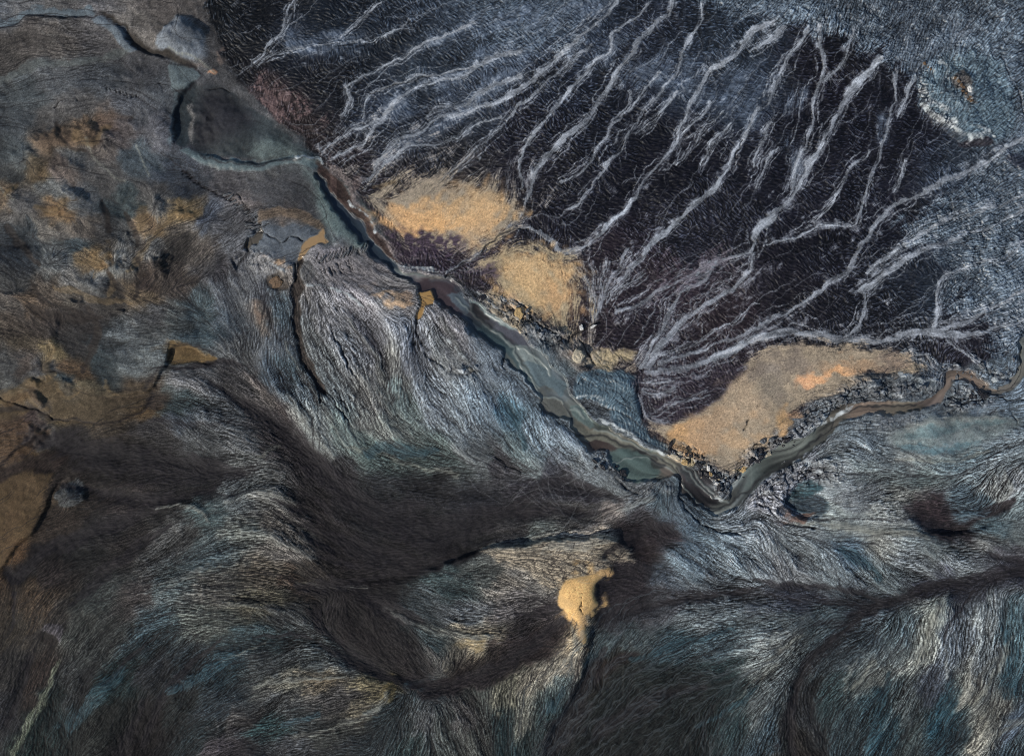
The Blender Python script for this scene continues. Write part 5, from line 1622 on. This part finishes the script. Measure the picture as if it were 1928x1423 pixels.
ONE = [
    # name, x, y, rx, ry, h (map units), rotation, look, label, category
    ('bank_block', 1267, 859, 14, 4.5, 4, -22, 'cream', 'long cream slab on the stream bank left of the tip of the largest sand flat', 'mud block'),
    ('bank_block', 1286, 869, 7, 6.5, 5, 20, 'tan', 'chunky ochre block at the right end of the long cream slab on the stream bank', 'mud block'),
    ('bank_block', 1331, 880, 3.4, 6.5, 6, 8, 'white', 'narrow bright white upright block in the broken bank under the largest sand flat', 'mud block'),
    ('bank_block', 1335, 891, 3.2, 4.6, 5, 25, 'tan', 'small tan block directly below the narrow white block in the broken bank', 'mud block'),
    ('bank_block', 1349, 896, 5.2, 6.5, 7, -10, 'cream', 'cream block between the narrow white block and the tip of the sand flat', 'mud block'),
    ('bank_block', 1345, 908, 5, 3.4, 5, 5, 'white', 'squat white block at the water edge in the stream bend', 'mud block'),
    ('bank_block', 1352, 917, 4.4, 5.2, 5, -30, 'grey', 'grey block standing lowest at the water edge in the stream bend', 'mud block'),
    ('bank_block', 1397, 881, 9.5, 4.8, 6, 42, 'tan', 'leaning ochre block right of the point of the largest sand flat', 'mud block'),
    ('bank_block', 1442, 855, 10, 4, 5, 30, 'cream', 'pale tan slab lying along the stream under two square grey blocks', 'mud block'),
    ('bank_block', 1432, 829, 6, 5, 6, 10, 'grey', 'left of two square grey blocks split apart at the largest sand flat', 'mud block'),
    ('bank_block', 1447, 827, 6.5, 5, 6, 4, 'grey', 'right of two square grey blocks split apart at the largest sand flat', 'mud block'),
    ('boulder', 1171, 888, 8, 6, 6, -40, 'dark', 'round black boulder in its own hollow on the left stream bank', 'boulder'),
    ('stone', 1056, 646, 3.6, 3.4, 4, 0, 'dark', 'round black stone beside the gully mouth below the round ochre sand flat', 'stone'),
    ('bank_block', 1094, 617, 4.2, 6, 6, 15, 'white', 'bright white block in the dark gully right of the round ochre sand flat', 'mud block'),
    ('bank_block', 1116, 615, 7, 3, 4, 30, 'white', 'thin white slab in the cracked gully beside the brightest white block', 'mud block'),
    ('bank_block', 1088, 670, 10, 14, 6, -15, 'cream', 'large cream topped block broken off at the tip of the grey silt fan', 'mud block'),
    ('bank_block', 1098, 694, 10, 4, 4, -15, 'dark', 'dark overhanging block at the foot of the large cream topped block', 'mud block'),
    ('bank_block', 1815, 175, 4.5, 8, 5, 10, 'white', 'glinting white block beside the rusty stones on the upper right mound', 'mud block'),
    ('bank_block', 908, 562, 8, 6, 5, 30, 'dark', 'dark block hanging over the stream left of the round ochre sand flat', 'mud block'),
    ('bank_block', 976, 592, 8, 11, 4, -18, 'tan', 'flat ochre block cut loose by a ring of cracks below the round ochre sand flat', 'mud block'),
    ('bank_block', 524, 534, 13, 11, 4, 0, 'brown', 'round brown plug of mud in the pit left of the canyon head', 'mud block'),
]
for q, (nm, x, y, rx, ry, h, rot, look, lab, cat) in enumerate(ONE):
    place(nm, block_mesh(nm, rx * S, ry * S, h * S, MB[look], 100 + q), x, y, rot, lab, cat)

# rusty stones on the mound
stones = [block_mesh('stone', 0.34, 0.26, 0.25, MB['brown'], 300 + k, 8) for k in range(4)]
for k, (x, y) in enumerate([(1790, 153), (1796, 159), (1801, 166), (1805, 171), (1803, 178), (1808, 183), (1815, 190), (1817, 197), (1812, 194), (1736, 124), (1743, 130), (1747, 135)]):
    up = k >= 9
    place('stone', stones[k % 4], x, y, random.uniform(0, 360),
          'small rusty stone on the left shoulder of the upper right mound' if up else 'small rusty brown stone in the cluster on top of the upper right mound',
          'stone', 'rusty stones on the shoulder of the mound' if up else 'rusty stones on top of the mound', random.uniform(.7, 1.2))

NTH = ['first', 'second', 'third', 'fourth', 'fifth', 'sixth', 'seventh', 'eighth', 'ninth', 'tenth', 'eleventh']
# ribs of slumped mud, one block per rib
ribs = [block_mesh('mud_rib', 0.85, 0.17, 0.38, MB['grey'], 400 + k, 10) for k in range(5)]
for (x0, y0, x1, y1, n, rot, lab, grp) in [
        (433, 370, 478, 412, 9, 28, 'mud rib from the upper end of the comb above the brown-grey pool', 'mud ribs above the brown-grey pool'),
        (612, 488, 692, 470, 11, 68, 'mud rib from the left in the torn row right of the tan pool', 'mud ribs right of the tan pool'),
        (472, 424, 492, 436, 4, 18, 'mud rib from the left at the top edge of the brown-grey pool', 'mud ribs at the edge of the brown-grey pool')]:
    for k in range(n):
        t = k / (n - 1)
        place('mud_rib', ribs[(k * 2) % 5], x0 + (x1 - x0) * t + random.uniform(-1, 1), y0 + (y1 - y0) * t + random.uniform(-2, 2), rot + random.uniform(-14, 14),
              NTH[k] + ' ' + lab, 'mud rib', grp, random.uniform(.75, 1.2), 0.16)

# clods in the broken banks
clods = {c: [block_mesh('mud_clod', 0.46, 0.34, 0.38, MB[c], 500 + 10 * i + k, 8) for k in range(4)] for i, c in enumerate(('dark', 'grey', 'cream'))}
CLODS = [
    ([(1262, 850), (1300, 862), (1322, 884), (1345, 905), (1362, 922)], 26, 'dark', 'crumbled black mud in the broken bank left of the stream bend', 'black clods left of the stream bend'),
    ([(1268, 852), (1302, 864), (1330, 888), (1358, 910), (1372, 905)], 14, 'cream', 'crumbled cream mud in the broken bank left of the stream bend', 'cream clods left of the stream bend'),
    ([(1380, 900), (1400, 872), (1430, 850), (1465, 832), (1500, 815)], 26, 'dark', 'crumbled black mud in the bank right of the point of the largest sand flat', 'black clods right of the sand point'),
    ([(1510, 800), (1550, 770), (1600, 748), (1660, 735), (1740, 730)], 30, 'grey', 'crumbled grey crust along the upper bank of the right stream arm', 'grey clods along the right stream arm'),
    ([(1440, 930), (1460, 895), (1490, 870), (1540, 885), (1560, 890)], 18, 'grey', 'crumbled grey crust below the right stream arm beside the teal hollow', 'grey clods below the right stream arm'),
    ([(935, 566), (975, 582), (1010, 610), (1060, 640)], 22, 'grey', 'crumbled grey crust in the cracked rim below the round ochre sand flat', 'grey clods below the round sand flat'),
    ([(1800, 700), (1840, 702), (1870, 700), (1900, 690)], 16, 'grey', 'crumbled grey crust above the last stream bend at the right edge', 'grey clods above the last stream bend'),
    ([(1790, 760), (1830, 750), (1850, 735)], 10, 'dark', 'crumbled black mud on the islet inside the last stream bend', 'black clods inside the last stream bend'),
    ([(1120, 860), (1150, 875), (1190, 905), (1250, 910)], 12, 'dark', 'crumbled black mud along the undercut left bank around the black boulder', 'black clods on the left bank'),
]
for pts, n, look, lab, grp in CLODS:
    q = spline([p for p in pts], False, 2.0)
    vs, fs = [], []
    for k in range(int(n * 1.6)):
        p = q[int(random.random() * (len(q) - 1))]
        x, y = p[0] + random.gauss(0, 6), p[1] + random.gauss(0, 6)
        sc = min(1.7, 0.35 * random.paretovariate(1.7)); a = random.uniform(0, 6.3); flat = random.uniform(.5, 1.1)
        z = ground_z(x, y) - 0.10
        me = clods[look][k % 4]; o0 = len(vs)
        for v in me.vertices:
            c = v.co
            vs.append(((x - MW / 2) * S + sc * (c.x * math.cos(a) - c.y * flat * math.sin(a)), (MH / 2 - y) * S + sc * (c.x * math.sin(a) + c.y * flat * math.cos(a)), z + sc * c.z))
        for pl in me.polygons:
            fs.append(tuple(o0 + i for i in pl.vertices))
    me = bpy.data.meshes.new('bank_rubble'); me.from_pydata(vs, [], fs); me.materials.append(MB[look])
    o = bpy.data.objects.new('bank_rubble', me); COL.objects.link(o)
    o['kind'] = 'stuff'; o['label'] = lab; o['category'] = 'rubble'
print('things done')
